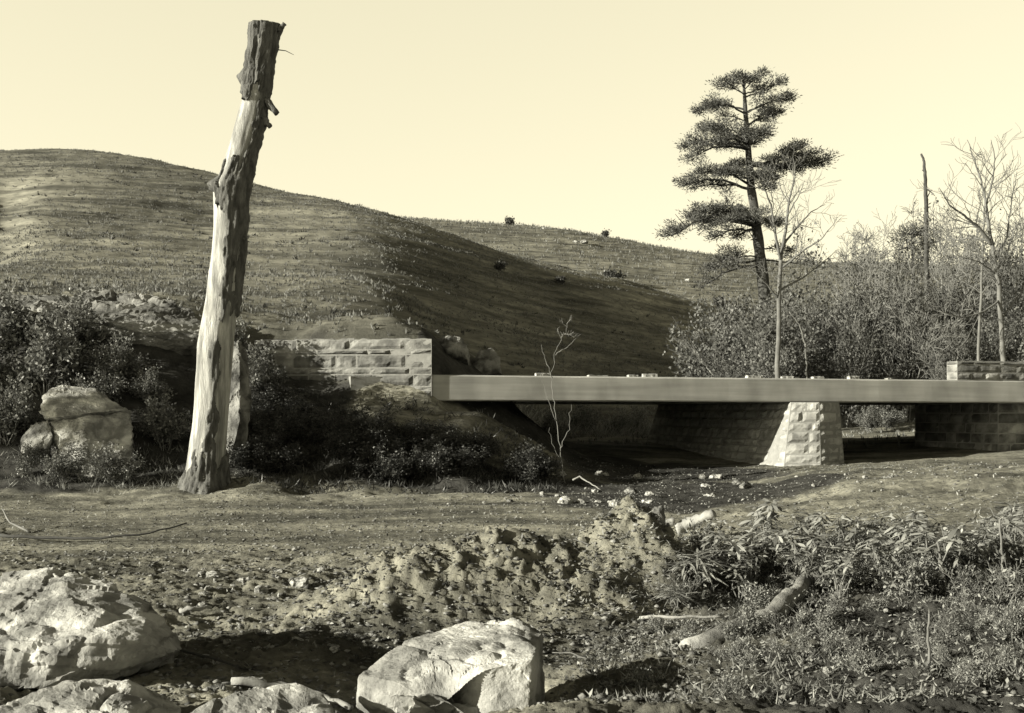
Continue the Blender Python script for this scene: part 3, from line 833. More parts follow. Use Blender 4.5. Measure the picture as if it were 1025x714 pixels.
# bark still clinging to the right-hand side, round the knots and the top
NR2, NS2 = 420, 110
z2 = np.linspace(tz0, ztop + .004, NR2); p2 = np.linspace(-PI, PI, NS2)
BV = np.zeros((NR2, NS2, 3)); keep = np.zeros((NR2, NS2), bool)
pys = HOR - (z2 - EYE) * F / SY
SB = ([19, 72, 84, 92, 110, 140, 160, 170, 178, 198, 208, 240, 300, 350, 400, 440, 470, 500], [-190, -190, -110, 20, 36, 36, 30, 8, -72, -55, -4, 0, 8, 12, 14, 8, -55, -140])
for i, z in enumerate(z2):
    c, r, py = trunk_ring(z)
    nz = fbm(np.full(NS2, z * 2.6), p2 * .6, octv=4, seed=77)
    st_ = np.interp(pys[i] + 16 * fbm(p2 * 2.2, np.full(NS2, z * 1.2), octv=3, seed=79), SB[0], SB[1]) * PI / 180
    mask = (p2 - st_ + .2 * nz + .10 * vnoise(p2 * 5, np.full(NS2, z * 6), seed=7)) 
    mask = np.where((p2 > 2.9) & (st_ > -2.2), -1, mask)
    en_ = np.interp(pys[i] + 20 * fbm(p2 * 2, np.full(NS2, z), octv=3, seed=80), [270, 325, 445, 470], [200, 26, 34, 200]) * PI / 180
    mask = np.minimum(mask, np.where(en_ < 3, (en_ - p2) + .25 * nz, 9))
    keep[i] = mask > 0
    ri = np.interp(np.mod(p2, 2 * PI), np.append(ph, 2 * PI), np.append(rad[min(NR - 1, int(i / NR2 * NR))], rad[min(NR - 1, int(i / NR2 * NR))][0]))
    rough = .028 * fbm(p2 * 5, np.full(NS2, z * 2.2), octv=4, seed=70, gain=.68) + .022 * np.abs(vnoise(p2 * 8, np.full(NS2, z * 3.5), seed=71)) + .03 * np.clip(vnoise(p2 * 1.5, np.full(NS2, z * 1.3), seed=72), 0, 1)
    kn = .09 * math.exp(-((py - 186) / 6) ** 2) * np.exp(-((p2 + 1.2) / .5) ** 2) + .08 * math.exp(-((py - 78) / 5) ** 2) * np.exp(-((p2 + 1.3) / .4) ** 2)
    kn = kn + .05 * math.exp(-((py - 28) / 7) ** 2) * np.exp(-((p2 - 1.5) / .5) ** 2)
    th = np.where(mask > 0, np.clip(mask * .22, 0, .028) + rough, -.03)
    rr = ri + th + kn
    BV[i, :, 0] = c + np.sin(p2) * rr; BV[i, :, 1] = SY - np.cos(p2) * rr; BV[i, :, 2] = z
jj = np.arange(NR2 * NS2).reshape(NR2, NS2)
kk = keep[:-1, :-1] | keep[1:, :-1] | keep[:-1, 1:] | keep[1:, 1:]
fq = np.stack([jj[:-1, :-1], jj[:-1, 1:], jj[1:, 1:], jj[1:, :-1]], -1)[kk]
rootpart(arr_mesh('bark', BV.reshape(-1, 3), fq), 'bark', M['bark'])
tb = MB(); tb.v = [Vector(v) + Vector((0, 0, .006)) for v in TV[-1]] + [Vector((cx[-1], SY, ztop + .03))]; tb.f = [(k, (k + 1) % NS, NS) for k in range(NS)]
rootpart(tb.mesh('sawn_top'), 'sawn_top', M['wood_bare'])
for a, b_, r0, r1 in (((266, 100), (277, 114), .07, .045), ((264, 120), (270, 127), .07, .04), ((222, 186), (213, 186), .09, .06), ((277, 30), (285, 24), .06, .04), ((250, 165), (254, 160), .07, .05), ((248, 76), (242, 75), .07, .05), ((241, 238), (246, 240), .05, .03)):
    s = MB(); p0, p1 = P(*a, SY - .05), P(*b_, SY - .1); n = 5
    s.tube([p0 + (p1 - p0) * (i / n) + Vector((random.uniform(-.01, .01), 0, random.uniform(-.01, .01))) for i in range(n + 1)], [r0 + (r1 - r0) * i / n for i in range(n + 1)], 9, jit=.25)
    rootpart(s.mesh('branch_stub'), 'branch_stub', M['bark'])
s = MB(); s.tube([P(278, 50, SY), P(286, 51, SY), P(294, 55, SY)], [.012, .008, .004], 5); rootpart(s.mesh('twig'), 'twig', M['bark'])

# ------------------------------------------------------------------ branching plants
def grow(rng, p, d, L, r, lev, mx, out, spread=.7, up=.1, kids=(4, 6), wig=.16, ratio=.6, seg=5, rr=.55, start=.3):
    pts = [p.copy()]; d = d.normalized(); q = p.copy()
    for i in range(seg):
        d = (d + Vector(rng.normal(0, wig, 3)) + Vector((0, 0, up * .5))).normalized()
        q = q + d * (L / seg); pts.append(q.copy())
    tip = .25 if lev == mx else .5
    rads = [r * (1 - (1 - tip) * i / seg) for i in range(seg + 1)]
    out.append((lev, pts, rads))
    if lev < mx:
        n = int(rng.integers(kids[0], kids[1] + 1))
        for k in range(n):
            t = start + (1 - start) * (k + rng.random()) / n
            i = min(seg - 1, int(t * seg)); f = t * seg - i
            b = pts[i].lerp(pts[i + 1], f); dd = (pts[i + 1] - pts[i]).normalized()
            sd = Vector(rng.normal(0, 1, 3)); sd = (sd - dd * sd.dot(dd)).normalized()
            nd = (dd * (1 - spread * .5) + sd * spread * rng.uniform(.7, 1.2) + Vector((0, 0, up)))
            grow(rng, b, nd, L * ratio * rng.uniform(.65, 1.15) * (1.1 - .4 * t), max(rads[i] * rr, .0015), lev + 1, mx, out, spread, up, kids, wig * 1.15, ratio, max(3, seg - 1), rr, .2)


def tubes(out, lo, hi, rmin=0.0, sides=(8, 6, 4, 3, 3)):
    b = MB()
    for lev, pts, rads in out:
        if lo <= lev <= hi: b.tube(pts, [max(x, rmin) for x in rads], sides[min(lev, 4)], cap=False)
    return b


def leafy(rng, out, minlev, per, jitter, L, W, up=.1, along=True):
    C, A = [], []
    for lev, pts, rads in out:
        if lev >= minlev:
            for _ in range(per):
                t = rng.random() ** .7 * (len(pts) - 1); i = min(len(pts) - 2, int(t))
                q = pts[i].lerp(pts[i + 1], t - i); C.append(q); A.append((pts[i + 1] - pts[i]).normalized())
    C = np.array([c[:] for c in C]) + rng.normal(0, jitter, (len(C), 3)); A = np.array([a[:] for a in A]) * .6 + rdirs(len(C), rng, up)
    return quads(C, A, L * rng.uniform(.6, 1.3, len(C)), W * rng.uniform(.6, 1.3, len(C)), rng, .1)


def shrub(name, seed, label, cat, h, stems, mleaf, mtwig, per=7, L=.16, W=.1, mx=2, spread=.8, jit=.12, lean=.55, r0=.02, group=None, kids=(4, 6), up=.15, minlev=1, rmin=.004, start=.3, ratio=.6):
    rng = np.random.default_rng(seed); out = []
    for k in range(stems):
        an = rng.uniform(0, 6.28); rd = rng.uniform(0, lean)
        grow(rng, Vector((math.cos(an) * .12 * h * rng.random(), math.sin(an) * .12 * h * rng.random(), -.1)), Vector((math.cos(an) * rd, math.sin(an) * rd, 1)), h * (rng.uniform(.42, 1.05) if start < .5 else 1) * .8, r0, 0, mx, out, spread, up, kids, start=start, ratio=ratio)
    o = empty(name, (0, 0, 0), label, cat, group)
    tubes(out, 0, mx, rmin).build('stem' if h < 3 else 'trunk', mtwig, o)
    if per:
        v, f = leafy(rng, out, minlev, per, jit, L, W)
        link('foliage' if h < 3 else 'crown', arr_mesh('leaves', v, f), mleaf, o, False)
    return o


class Mould:
    """first use moves the mould itself, later uses copy it"""
    def __init__(s, o): s.o = o; s.n = 0

    def put(s, loc, rz, sc, label, group=None):
        s.n += 1
        if s.n == 1:
            s.o.location = loc; s.o.rotation_euler = (0, 0, rz); s.o.scale = sc if isinstance(sc, tuple) else (sc, sc, sc); s.o['label'] = label
            if group: s.o['group'] = group
            return s.o
        return dup(s.o, loc, rz, sc, label, group)


rnd = random.uniform
# --- leafy bushes in the thicket behind the bridge
TH = [Mould(shrub('leafy_bush', 200 + k, '', 'bush', 5.0, 7, M['leaf_thicket'] if k < 2 else M['leaf_thicket_b'], M['twig'], per=10, L=.14, W=.095, mx=2, kids=(6, 9), jit=.2, lean=.75, r0=.05)) for k in range(3)]
EV = [Mould(shrub('evergreen_bush', 220 + k, '', 'bush', 4.6, 6, M['leaf_dark'], M['twig_dark'], per=24, L=.16, W=.09, mx=2, kids=(6, 8), jit=.25, lean=.5, r0=.05)) for k in range(2)]
BR = [Mould(shrub('bare_brush', 240 + k, '', 'bush', 5.5, 9, M['leaf_thicket_b'], M['twig'], per=2, L=.12, W=.08, mx=3, kids=(4, 6), jit=.2, lean=.5, r0=.04, minlev=2, rmin=.012)) for k in range(2)]
GT = 'bushes of the thicket behind the bridge'
spots = [(742, 52, .92, 0, 'grey-green leafy bush at the left end of the thicket'), (758, 50, .95, 1, 'leafy bush under the left side of the pine'), (770, 47, .75, 0, 'low sunlit leafy bush left of the pale bare tree'), (800, 48, .95, 2, 'dense leafy bush just right of the pale bare tree'),
         (825, 52, 1.0, 1, 'broad leafy bush between the pale bare tree and the open brush'), (842, 47, .7, 2, 'low leafy bush above the right side of the pier'), (716, 46, .5, 2, 'low bush at the foot of the dark hillside'), (985, 46, .68, 0, 'sunlit leafy bush behind the stone parapet'), (1015, 47, .8, 1, 'leafy bush at the right edge above the parapet'), (960, 50, .75, 0, 'leafy bush left of the bare tree at the right edge'), (1045, 50, .9, 2, 'tall bush cut by the right edge of the picture'),
         (783, 56, 1.15, 1, 'taller leafy bush right under the pine'), (748, 58, 1.0, 2, 'dull leafy bush behind the left end of the thicket')]
for px, Y, s, k, lb in spots:
    TH[k].put(gpt(px, Y), rnd(0, 6), (s * rnd(1.1, 1.3), s * 1.15, s * rnd(1.25, 1.6)), lb, GT)
for px, Y, s, k, lb in [(905, 53, .8, 0, 'dark evergreen bush in the middle of the brush left of the pole'), (942, 57, 1.1, 1, 'dark evergreen beside the dead pole'), (975, 60, .95, 0, 'dark evergreen behind the bare tree at the right'), (870, 58, .75, 1, 'small dark evergreen in the open brush'), (1010, 60, .9, 1, 'dark evergreen at the right edge behind the leafy bush'), (835, 60, .95, 0, 'dark evergreen right of the pine trunk')]:
    EV[k].put(gpt(px, Y), rnd(0, 6), (s * 1.15, s * 1.15, s * 1.35), lb, GT)
lbb = ['twiggy bare brush right of the leafy bushes', 'thin grey brush behind the pier', 'tall bare brush between pier and pole', 'grey brush standing left of the dead pole', 'bare brush at the foot of the dead pole', 'bare brush between pole and right bare tree', 'low brush behind the left end of the parapet', 'bare brush left of the bare tree at the right', 'tall thin brush at the right edge', 'faint bare brush far behind the pole']
for q, (px, Y, s) in enumerate([(855, 50, .9), (872, 54, 1.1), (888, 50, 1.0), (908, 48, .9), (928, 52, 1.0), (948, 52, 1.05), (940, 46, .6), (965, 56, 1.3), (1020, 56, 1.3), (915, 66, 1.35)]):
    BR[q % 2].put(gpt(px, Y), rnd(0, 6), (s, s, s * 1.35), lbb[q], GT)


# --- bare trees with given main limbs
def limb_tree(name, base, limbs, seed, label, m, L=1.6, mx=1, kids=(5, 8), r_tw=.018, cat='tree', spread=.75, ratio=.55, per=0.45, up=.12, rmin=.006):
    """limbs: list of (points, r0, r1); twigs sprout from them"""
    rng = np.random.default_rng(seed)
    root = empty(name, base, label, cat)
    T = MB(); out = []
    for pts, r0, r1, tw in limbs:
        n = len(pts); fine = []
        for i in range(n - 1):
            for s in range(5): fine.append(pts[i].lerp(pts[i + 1], s / 5) + Vector(rng.normal(0, .012, 3)))
        fine.append(pts[-1])
        rads = [r0 + (r1 - r0) * i / (len(fine) - 1) for i in range(len(fine))]
        T.tube(fine, rads, 8, cap=True, jit=.06)
        ln = sum((pts[i + 1] - pts[i]).length for i in range(n - 1))
        k = int(ln / per) if tw else 0
        for _ in range(k):
            t = (1 - tw) + tw * rng.random(); i = min(len(fine) - 2, int(t * (len(fine) - 1)))
            dd = (fine[i + 1] - fine[i]).normalized(); sd = Vector(rng.normal(0, 1, 3)); sd = (sd - dd * sd.dot(dd)).normalized()
            grow(rng, fine[i], dd * .6 + sd * .8 + Vector((0, 0, .15)), L * rng.uniform(.5, 1.1) * (1.15 - .5 * t), max(min(rads[i] * .5, r_tw), .006), 0, mx, out, spread, up, kids, .15, ratio, 5, .55)
    o = T.build('trunk', m, root); o.matrix_parent_inverse = Matrix.Translation(-Vector(base))
    if out:
        o = tubes(out, 0, 9, rmin, (5, 4, 3, 3, 3)).build('twigs', m, root); o.matrix_parent_inverse = Matrix.Translation(-Vector(base))
    return root


def LP(Y, *pp, dy=0.0):
    n = len(pp); return [P(x, y, Y + dy * i / max(1, n - 1)) for i, (x, y) in enumerate(pp)]


Y1 = 44
b1 = gpt(779, Y1)
limb_tree('bare_tree', b1, [
    ([b1 - Vector((0, 0, .2))] + LP(Y1, (779, 350), (780, 300), (782, 255)), .11, .075, 0),
    (LP(Y1, (782, 255), (787, 225), (790, 200), (795, 180), (796, 163)), .07, .015, .8),
    (LP(Y1, (782, 262), (776, 235), (772, 205), (765, 188), (760, 178), dy=-1.5), .06, .012, .8),
    (LP(Y1, (784, 245), (800, 225), (812, 212), (826, 205), dy=1.5), .05, .01, .8),
    (LP(Y1, (783, 268), (805, 250), (822, 240), (836, 222), dy=-1.2), .05, .01, .8),
    (LP(Y1, (781, 290), (800, 280), (822, 265), (838, 250), dy=1.0), .045, .01, .7),
    (LP(Y1, (790, 205), (782, 190), (778, 172), dy=.8), .03, .008, .8),
    (LP(Y1, (788, 216), (800, 195), (806, 180), dy=-.8), .03, .008, .8),
    (LP(Y1, (780, 300), (765, 282), (752, 268), (740, 262), dy=-1.0), .04, .01, .7)], 301,
    'slender pale bare tree in front of the pine', M['twig_pale'], L=1.5, per=.33)
Y2 = 40
b2 = gpt(1006, Y2)
limb_tree('bare_tree', b2, [
    ([b2 - Vector((0, 0, .2))] + LP(Y2, (1004, 360), (1002, 320), (999, 280), (992, 240)), .1, .07, .3),
    (LP(Y2, (992, 240), (988, 215), (985, 192), (977, 165), (968, 140)), .07, .012, .85),
    (LP(Y2, (994, 246), (980, 228), (965, 216), (950, 205), (940, 188), dy=-1.5), .065, .012, .85),
    (LP(Y2, (993, 242), (975, 238), (958, 240), (938, 232), dy=1.2), .045, .01, .8),
    (LP(Y2, (996, 262), (1008, 238), (1012, 205), (1018, 172), dy=1.0), .05, .01, .8),
    (LP(Y2, (987, 205), (994, 180), (996, 160), (992, 140), dy=-.8), .04, .01, .85),
    (LP(Y2, (998, 275), (980, 262), (965, 258), (950, 255), dy=-1.0), .03, .008, .7),
    (LP(Y2, (1001, 300), (985, 312), (965, 318), (940, 312), dy=-1.4), .04, .01, .6),
    (LP(Y2, (1002, 320), (1016, 300), (1030, 285), dy=.7), .035, .01, .6)], 302,
    'big bare tree with spreading limbs at the right edge', M['twig_pale'], L=1.7, per=.3)
Y3 = 43
b3 = gpt(978, Y3)
limb_tree('bare_tree', b3, [([b3 - Vector((0, 0, .2))] + LP(Y3, (980, 330), (983, 270), (985, 225), (986, 190)), .07, .015, .6)], 303,
          'thin straight sapling just left of the spreading bare tree', M['twig_pale'], L=1.2, per=.4)
Y4 = 45
b4 = gpt(808, Y4)
limb_tree('bent_sapling', b4, [([b4 - Vector((0, 0, .2))] + LP(Y4, (808, 378), (806, 345), (800, 325), (790, 312)), .05, .02, 0)], 304,
          'pale bent sapling leaning left beside the pale bare tree', M['twig_pale'], L=.8, per=.6)
Y5 = 58
b5 = gpt(929, Y5)
pole = [([b5 - Vector((0, 0, .2))] + LP(Y5, (929, 340), (928, 290), (927, 240), (927, 200), (926, 175), (925, 162), (922, 154)), .17, .05, 0)]
for (x, y), (x2, y2) in (((927, 200), (933, 190)), ((927, 190), (936, 196)), ((927, 222), (921, 216)), ((928, 250), (934, 246)), ((926, 175), (923, 170)), ((928, 262), (921, 258)), ((927, 210), (932, 207))):
    pole.append((LP(Y5, (x, y), ((x + x2) / 2, (y + y2) / 2 - 1), (x2, y2)), .035, .015, 0))
limb_tree('dead_pole_tree', b5, pole, 305, 'tall straight branchless dead tree like a pole above the brush', M['pine_bark'])
FSL = ['faint thin sapling behind the open brush, second from the pine', 'faint thin sapling in the middle of the open brush', 'faint short sapling left of the dead pole', 'faint sapling nearest to the pine', 'faint sapling right beside the dead pole', 'thin sapling between the dead pole and the spreading tree', 'tall thin sapling at the far right edge', 'thin sapling just right of the dead pole', 'low twiggy sapling over the left half of the parapet', 'thin twiggy sapling between pine and dead pole']
for q, (px, top, Y) in enumerate([(862, 228, 70), (884, 215, 72), (900, 232, 68), (846, 240, 74), (915, 205, 70), (955, 215, 62), (1022, 190, 58), (940, 225, 64), (968, 240, 52), (874, 238, 60)]):
    b = gpt(px, Y)
    limb_tree('bare_sapling', b, [([b] + LP(Y, (px + rnd(-2, 2), 310), (px + rnd(-4, 4), 270), (px + rnd(-5, 5), top)), .06, .012, .85),
                                  (LP(Y, (px, 300), (px + rnd(-14, 14), 270), (px + rnd(-22, 22), top + 18), dy=rnd(-1, 1)), .035, .01, .85)], 320 + q, FSL[q], M['twig'], L=1.9, per=.3, rmin=.011)


# --- the pine
def pine(Y, trunk_pts, limbs, seed, label, needle_n=84, puff=.36, base=None, name='pine_tree', nl=.2, r0=.42):
    rng = np.random.default_rng(seed); base = base if base else gpt(trunk_pts[0][0], Y)
    root = empty(name, base, label, 'tree')
    tp = [base - Vector((0, 0, .3))] + LP(Y, *trunk_pts)
    T = MB(); fine = []
    for i in range(len(tp) - 1):
        for s in range(6): fine.append(tp[i].lerp(tp[i + 1], s / 6))
    fine.append(tp[-1])
    T.tube(fine, [r0 * (1 - .88 * (i / (len(fine) - 1)) ** 1.1) for i in range(len(fine))], 12, jit=.07)
    o = T.build('trunk', M['pine_bark'], root); o.matrix_parent_inverse = Matrix.Translation(-base)
    Bm = MB(); C = []; AX = []

    def puffs(p, d, size, n):
        c = np.array(p[:]) + rng.normal(0, 1, (n, 3)) * np.array([size * .55, size * .55, size * .3])
        C.append(c); a = (c - np.array(p[:])) * 1.2 + np.array([0, 0, size * .35]) + rng.normal(0, size * .35, (n, 3)); AX.append(a)
    for (ax, ay), (tx, ty), dy, dens, curve in limbs:
        # attach on the trunk at this height
        ty += rng.uniform(-4, 4); curve += rng.uniform(-.04, .05); za = P(0, ay, Y).z; j = min(range(len(fine)), key=lambda k: abs(fine[k].z - za)); a = fine[j]
        t = P(tx, ty, Y + dy); L = (t - a).length
        pts = []
        for i in range(9):
            f = i / 8; q = a.lerp(t, f); q.z += (curve + .03) * L * math.sin(PI * f) - .07 * L * max(0, f - .72) ** 1 ; pts.append(q + Vector(rng.normal(0, .04 * L * .25, 3)) * (1 if 0 < i else 0))
        rr = max(.035, min(.13, .022 * L))
        Bm.tube(pts, [rr * (1 - .75 * i / 8) for i in range(9)], 6, cap=False)
        hd = (t - a); hd.z = 0; hd.normalize() if hd.length > .01 else None
        sd = Vector((-hd.y, hd.x, 0))
        ns = max(3, int(L * 3.0))
        for k in range(ns):
            f = .28 + .72 * (k + rng.random()) / ns; i = min(7, int(f * 8)); q = pts[i].lerp(pts[i + 1], f * 8 - i)
            sl = L * .42 * (1.15 - f) * rng.uniform(.5, 1.1) + .25; sg = 1 if k % 2 else -1
            e = q + (hd * .65 + sd * sg * .8).normalized() * sl + Vector((0, 0, rng.uniform(-.38, .55) * sl))
            Bm.tube([q, q.lerp(e, .5) - Vector((0, 0, .03)), e], [.03, .022, .012], 4, cap=False)
            for g in np.linspace(.35, 1, max(2, int(sl / .42))):
                if rng.random() < .46: continue
                puffs(q.lerp(e, g) + Vector((0, 0, .1)), hd, puff * rng.uniform(.6, 1.1), int(needle_n * dens))
        puffs(t, hd, puff * .8, int(needle_n * dens))
        puffs(pts[7], hd, puff, int(needle_n * dens))
    o = Bm.build('branches', M['pine_bark'], root); o.matrix_parent_inverse = Matrix.Translation(-base)
    C = np.concatenate(C); AX = np.concatenate(AX)
    v, f = quads(C, AX, nl * rng.uniform(.6, 1.2, len(C)), .045, rng, .1)
    o = link('crown', arr_mesh('needles', v, f), M['needle'], root, False); o.matrix_parent_inverse = Matrix.Translation(-base)
    return root


PT = [(770, 378), (767, 330), (764, 280), (760, 250), (756, 215), (752, 190), (750, 165), (748, 135), (746, 110), (745, 92), (744, 80)]
PL = [
 # top tuft
 ((745, 96), (726, 84), .5, 1, .02), ((744, 90), (738, 76), -.4, 1, 0), ((744, 90), (762, 74), .3, 1, 0), ((744, 88), (750, 78), -.8, 1, 0), ((746, 96), (722, 90), -1, .8, 0), ((746, 94), (766, 86), 1, .8, 0), ((746, 98), (783, 85), -.5, .8, -.02),
 # second layer
 ((748, 112), (698, 109), .8, 1, .03), ((748, 116), (712, 103), -1.5, 1, .03), ((748, 116), (789, 101), .5, 1, -.02), ((748, 116), (775, 97), -1.4, 1, 0), ((749, 128), (778, 117), .6, 1, 0), ((749, 128), (770, 112), 1.8, 1, 0), ((749, 124), (722, 116), -.6, .8, .02),
 # third layer
 ((751, 150), (684, 148), .5, 1, .08), ((751, 152), (692, 160), -1.6, 1, .10), ((751, 146), (702, 132), 1.8, 1, .05), ((751, 146), (716, 132), -2.2, 1, .04), ((751, 148), (728, 136), -3, 1, .03), ((751, 142), (768, 136), .6, 1, .02), ((751, 145), (758, 140), -3, 1, .03), ((751, 145), (752, 140), 3, 1, .03), ((751, 150), (722, 146), 3, 1, .03),
 # right-hand limb
 ((753, 165), (828, 156), .4, 1, -.06), ((753, 163), (815, 147), -1.0, 1, -.10), ((753, 164), (800, 146), 1.2, 1, -.10), ((753, 166), (790, 150), -1.4, 1, -.06), ((753, 166), (812, 160), 1.8, .9, -.05),
 # fifth layer
 ((756, 190), (683, 188), .4, 1, .08), ((756, 186), (700, 176), -1.5, 1, .06), ((756, 188), (694, 184), 1.8, 1, .06), ((756, 180), (722, 170), -2.5, 1, .03), ((756, 178), (735, 166), 2, 1, .03), ((756, 184), (774, 178), .4, 1, 0), ((756, 182), (768, 172), -2, 1, 0), ((756, 182), (745, 170), -2.8, 1, .02), ((757, 192), (772, 186), 1.5, 1, 0),
 # sixth layer
 ((762, 228), (664, 240), .5, 1, .07), ((762, 226), (676, 230), -1.6, 1, .07), ((762, 224), (690, 216), 1.6, 1, .05), ((762, 222), (704, 210), -2.4, 1, .03), ((762, 224), (718, 214), 3, 1, .02), ((762, 224), (728, 220), -3.4, 1, .02), ((762, 232), (712, 240), -1.8, .8, .04), ((762, 224), (780, 220), .4, 1, .02), ((762, 226), (776, 228), -2, 1, .02), ((762, 224), (750, 216), -3.2, 1, .02), ((762, 232), (735, 236), 2, .8, 0),
 # low sweeping limbs
 ((764, 255), (722, 262), -.8, .9, -.02), ((764, 258), (708, 272), .8, .8, -.02), ((764, 250), (790, 250), 1, .9, 0), ((765, 265), (700, 284), -1.4, .6, 0), ((765, 262), (812, 262), -.6, .7, 0),
]
pine(62, PT, PL, 400, 'tall dark pine with layered flat boughs behind the bridge')
pine(60, [(915, 330), (914, 280), (913, 250), (912, 232)], [((913, 240), (901, 238), .5, .7, 0), ((913, 238), (925, 234), -.5, .7, 0), ((913, 245), (930, 243), .6, .7, 0), ((913, 236), (908, 230), -.8, .7, 0), ((913, 248), (903, 246), -1, .6, 0), ((913, 240), (918, 228), .6, .6, 0)], 401,
     'small dark young pine left of the dead pole', puff=.5, r0=.14)

# ------------------------------------------------------------------ hillside details
SM = [Mould(shrub('hill_shrub', 260 + k, '', 'bush', 1.6, 6, M['leaf_dark'], M['twig_dark'], per=12, L=.3, W=.18, mx=1, kids=(5, 7), jit=.2, lean=.9, minlev=0)) for k in range(2)]
for px, Y, s, k, lb in [(614, 170, 1.9, 0, 'dark shrub on the far slope just beyond the ridge'), (499, 78, .55, 1, 'small bush alone on the shaded hillside'), (560, 84, .5, 0, 'faint bush lower on the shaded hillside'), (722, 160, 1.6, 1, 'dark shrub left of the pine foot on the far slope'), (606, 223, 1.2, 1, 'tiny shrub on the far skyline'), (512, 223, 1.2, 0, 'low tuft on the far skyline left of the stones'), (310, 95.5, .35, 1, 'tiny tuft on the near ridge line right of the dead trunk'), (396, 95, .3, 0, 'tiny tuft where the two hills meet'),
                        (25, 30.5, .22, 0, 'dark shrub at the foot of the hill by the left edge')]:
    SM[k].put(gpt(px, Y), rnd(0, 6), s, lb, 'shrubs scattered on the hills')
for px, Y, s, lb in [(585, 205, 1.7, 'long stone on the far hill, left of a pair'), (577, 204, 1.1, 'stone beside the long one on the far hill'), (545, 218, 1.2, 'stone just under the far skyline'), (690, 180, 1.1, 'stone on the far slope left of the pine')]:
    stone(px, Y, s, lb, 'stones on the far hill', sq=.6)

# grass over the slopes
def blades(n_t, y0, y1, px0, px1, h, wd, mname, nm, kind_mask, seed, per=4, power=1.0, lean=.5, parent=None):
    rng = np.random.default_rng(seed)
    x, y, z = scatter(n_t, y0, y1, px0, px1, rng, power)
    k = kind_mask(x, y, rng); x, y, z = x[k], y[k], z[k]
    x = np.repeat(x, per); y = np.repeat(y, per); z = np.repeat(z, per); n = len(x)
    sc = np.repeat(rng.uniform(.5, 1.4, n // per), per)
    c = np.stack([x + rng.normal(0, 1, n) * h * .25 * sc, y + rng.normal(0, 1, n) * h * .25 * sc, z - .02], -1)
    a = np.stack([rng.normal(0, lean, n), rng.normal(0, lean, n), np.ones(n)], -1)
    v, f = quads(c, a, h * sc * rng.uniform(.6, 1.2, n), wd * sc, rng)
    return arr_mesh(nm, v, f)


def hillmask(x, y, rng):
    h, b = zones(x, y); d = fbm(x * .12, y * .12, octv=3, seed=90)
    return (h > .5) & (rng.random(len(x)) < .55 + .5 * d)


o = link('hill_grass', blades(72000, 26.5, 112, -260, 720, .13, .035, 'grass_dry', 'hill_grass', hillmask, 500, 4, .8), M['grass_dry'], None, False); o['kind'] = 'stuff'; tag(o, 'short dry grass covering the near hill', 'grass')
o = link('tussocks', blades(1900, 30, 112, -260, 720, .2, .05, 'g', 'tussocks', lambda x, y, r: (zones(x, y)[0] > .5) & (r.random(len(x)) < .4 + .9 * fbm(x * .07, y * .07, octv=3, seed=91)), 502, 9, .8, .7), M['leaf_dark'], None, False); o['kind'] = 'stuff'; tag(o, 'darker tussocks dotted over the near hill', 'grass')
o = link('far_grass', blades(9000, 150, 235, 330, 900, .5, .12, 'grass_dry', 'far_grass', lambda x, y, r: r.random(len(x)) < .8, 501, 3), M['grass_dry'], None, False); o['kind'] = 'stuff'; tag(o, 'short dry grass on the far hill', 'grass')

# ------------------------------------------------------------------ left bank growth
BK = [Mould(shrub('bank_shrub', 600 + k, '', 'bush', 2.2, 9, M['leaf_left'], M['twig'], per=9, L=.12, W=.075, mx=2, kids=(5, 7), jit=.10, lean=.9, r0=.014)) for k in range(3)]
GB = 'shrubs on the left bank'
bank = [(20, 24.2, .78, 'grey-green shrub at the left edge below the outcrop'), (70, 24.4, .72, 'bushy shrub under the middle of the outcrop'), (115, 23.8, .5, 'dark shrub left of the hollow below the outcrop'), (45, 23.2, .8, 'low shrub behind the ledged boulder'), (150, 23.4, .38, 'low shrub in the dark hollow left of the dead trunk'), (95, 22.9, .5, 'low shrub above the ledged boulder'), (-30, 23.2, .85, 'shrub cut by the left edge of the picture'), (5, 22.0, .6, 'small shrub at the left edge below the larger one'), (250, 24.4, .6, 'dark shrub at the left end of the stone wing wall'), (238, 25.2, .7, 'dark shrub between the dead trunk and the wing wall'), (62, 20.35, .34, 'tiny weed shrub in front of the broken block'), (118, 20.45, .38, 'tiny weed shrub at the right foot of the broken block'), (28, 20.7, .3, 'small weed shrub left of the broken block'), (165, 22.2, .5, 'small shrub close to the left of the dead trunk')]
for q, (px, Y, s, lb) in enumerate(bank):
    BK[q % 3].put(gpt(px, Y), rnd(0, 6), s, lb, GB)
BD = [Mould(shrub('bank_brush', 630 + k, '', 'bush', 2.2, 9, M['leaf_bank'], M['twig_dark'], per=8, L=.12, W=.07, mx=2, kids=(5, 7), jit=.10, lean=.9, r0=.014)) for k in range(2)]
LB = 'low dark brush covering the shaded bank below the wing wall'
for q in range(78):
    px = rnd(235, 545); Y = rnd(20.8, 24.6)
    cx_ = (px - 512.5) * Y / F
    if (Y > 23.9 and px > 262) or (px > 395 and (px - 395) * .45 + 395 > HOR - (gh(cx_, Y) + .25 - EYE) * F / Y): continue
    if float(zones(np.array([cx_]), np.array([Y]))[1][0]) < .6: continue
    BD[q % 2].put(gpt(px, Y), rnd(0, 6), (rnd(.3, .5), rnd(.3, .5), rnd(.16, .36)), LB, 'low brush on the shaded bank')
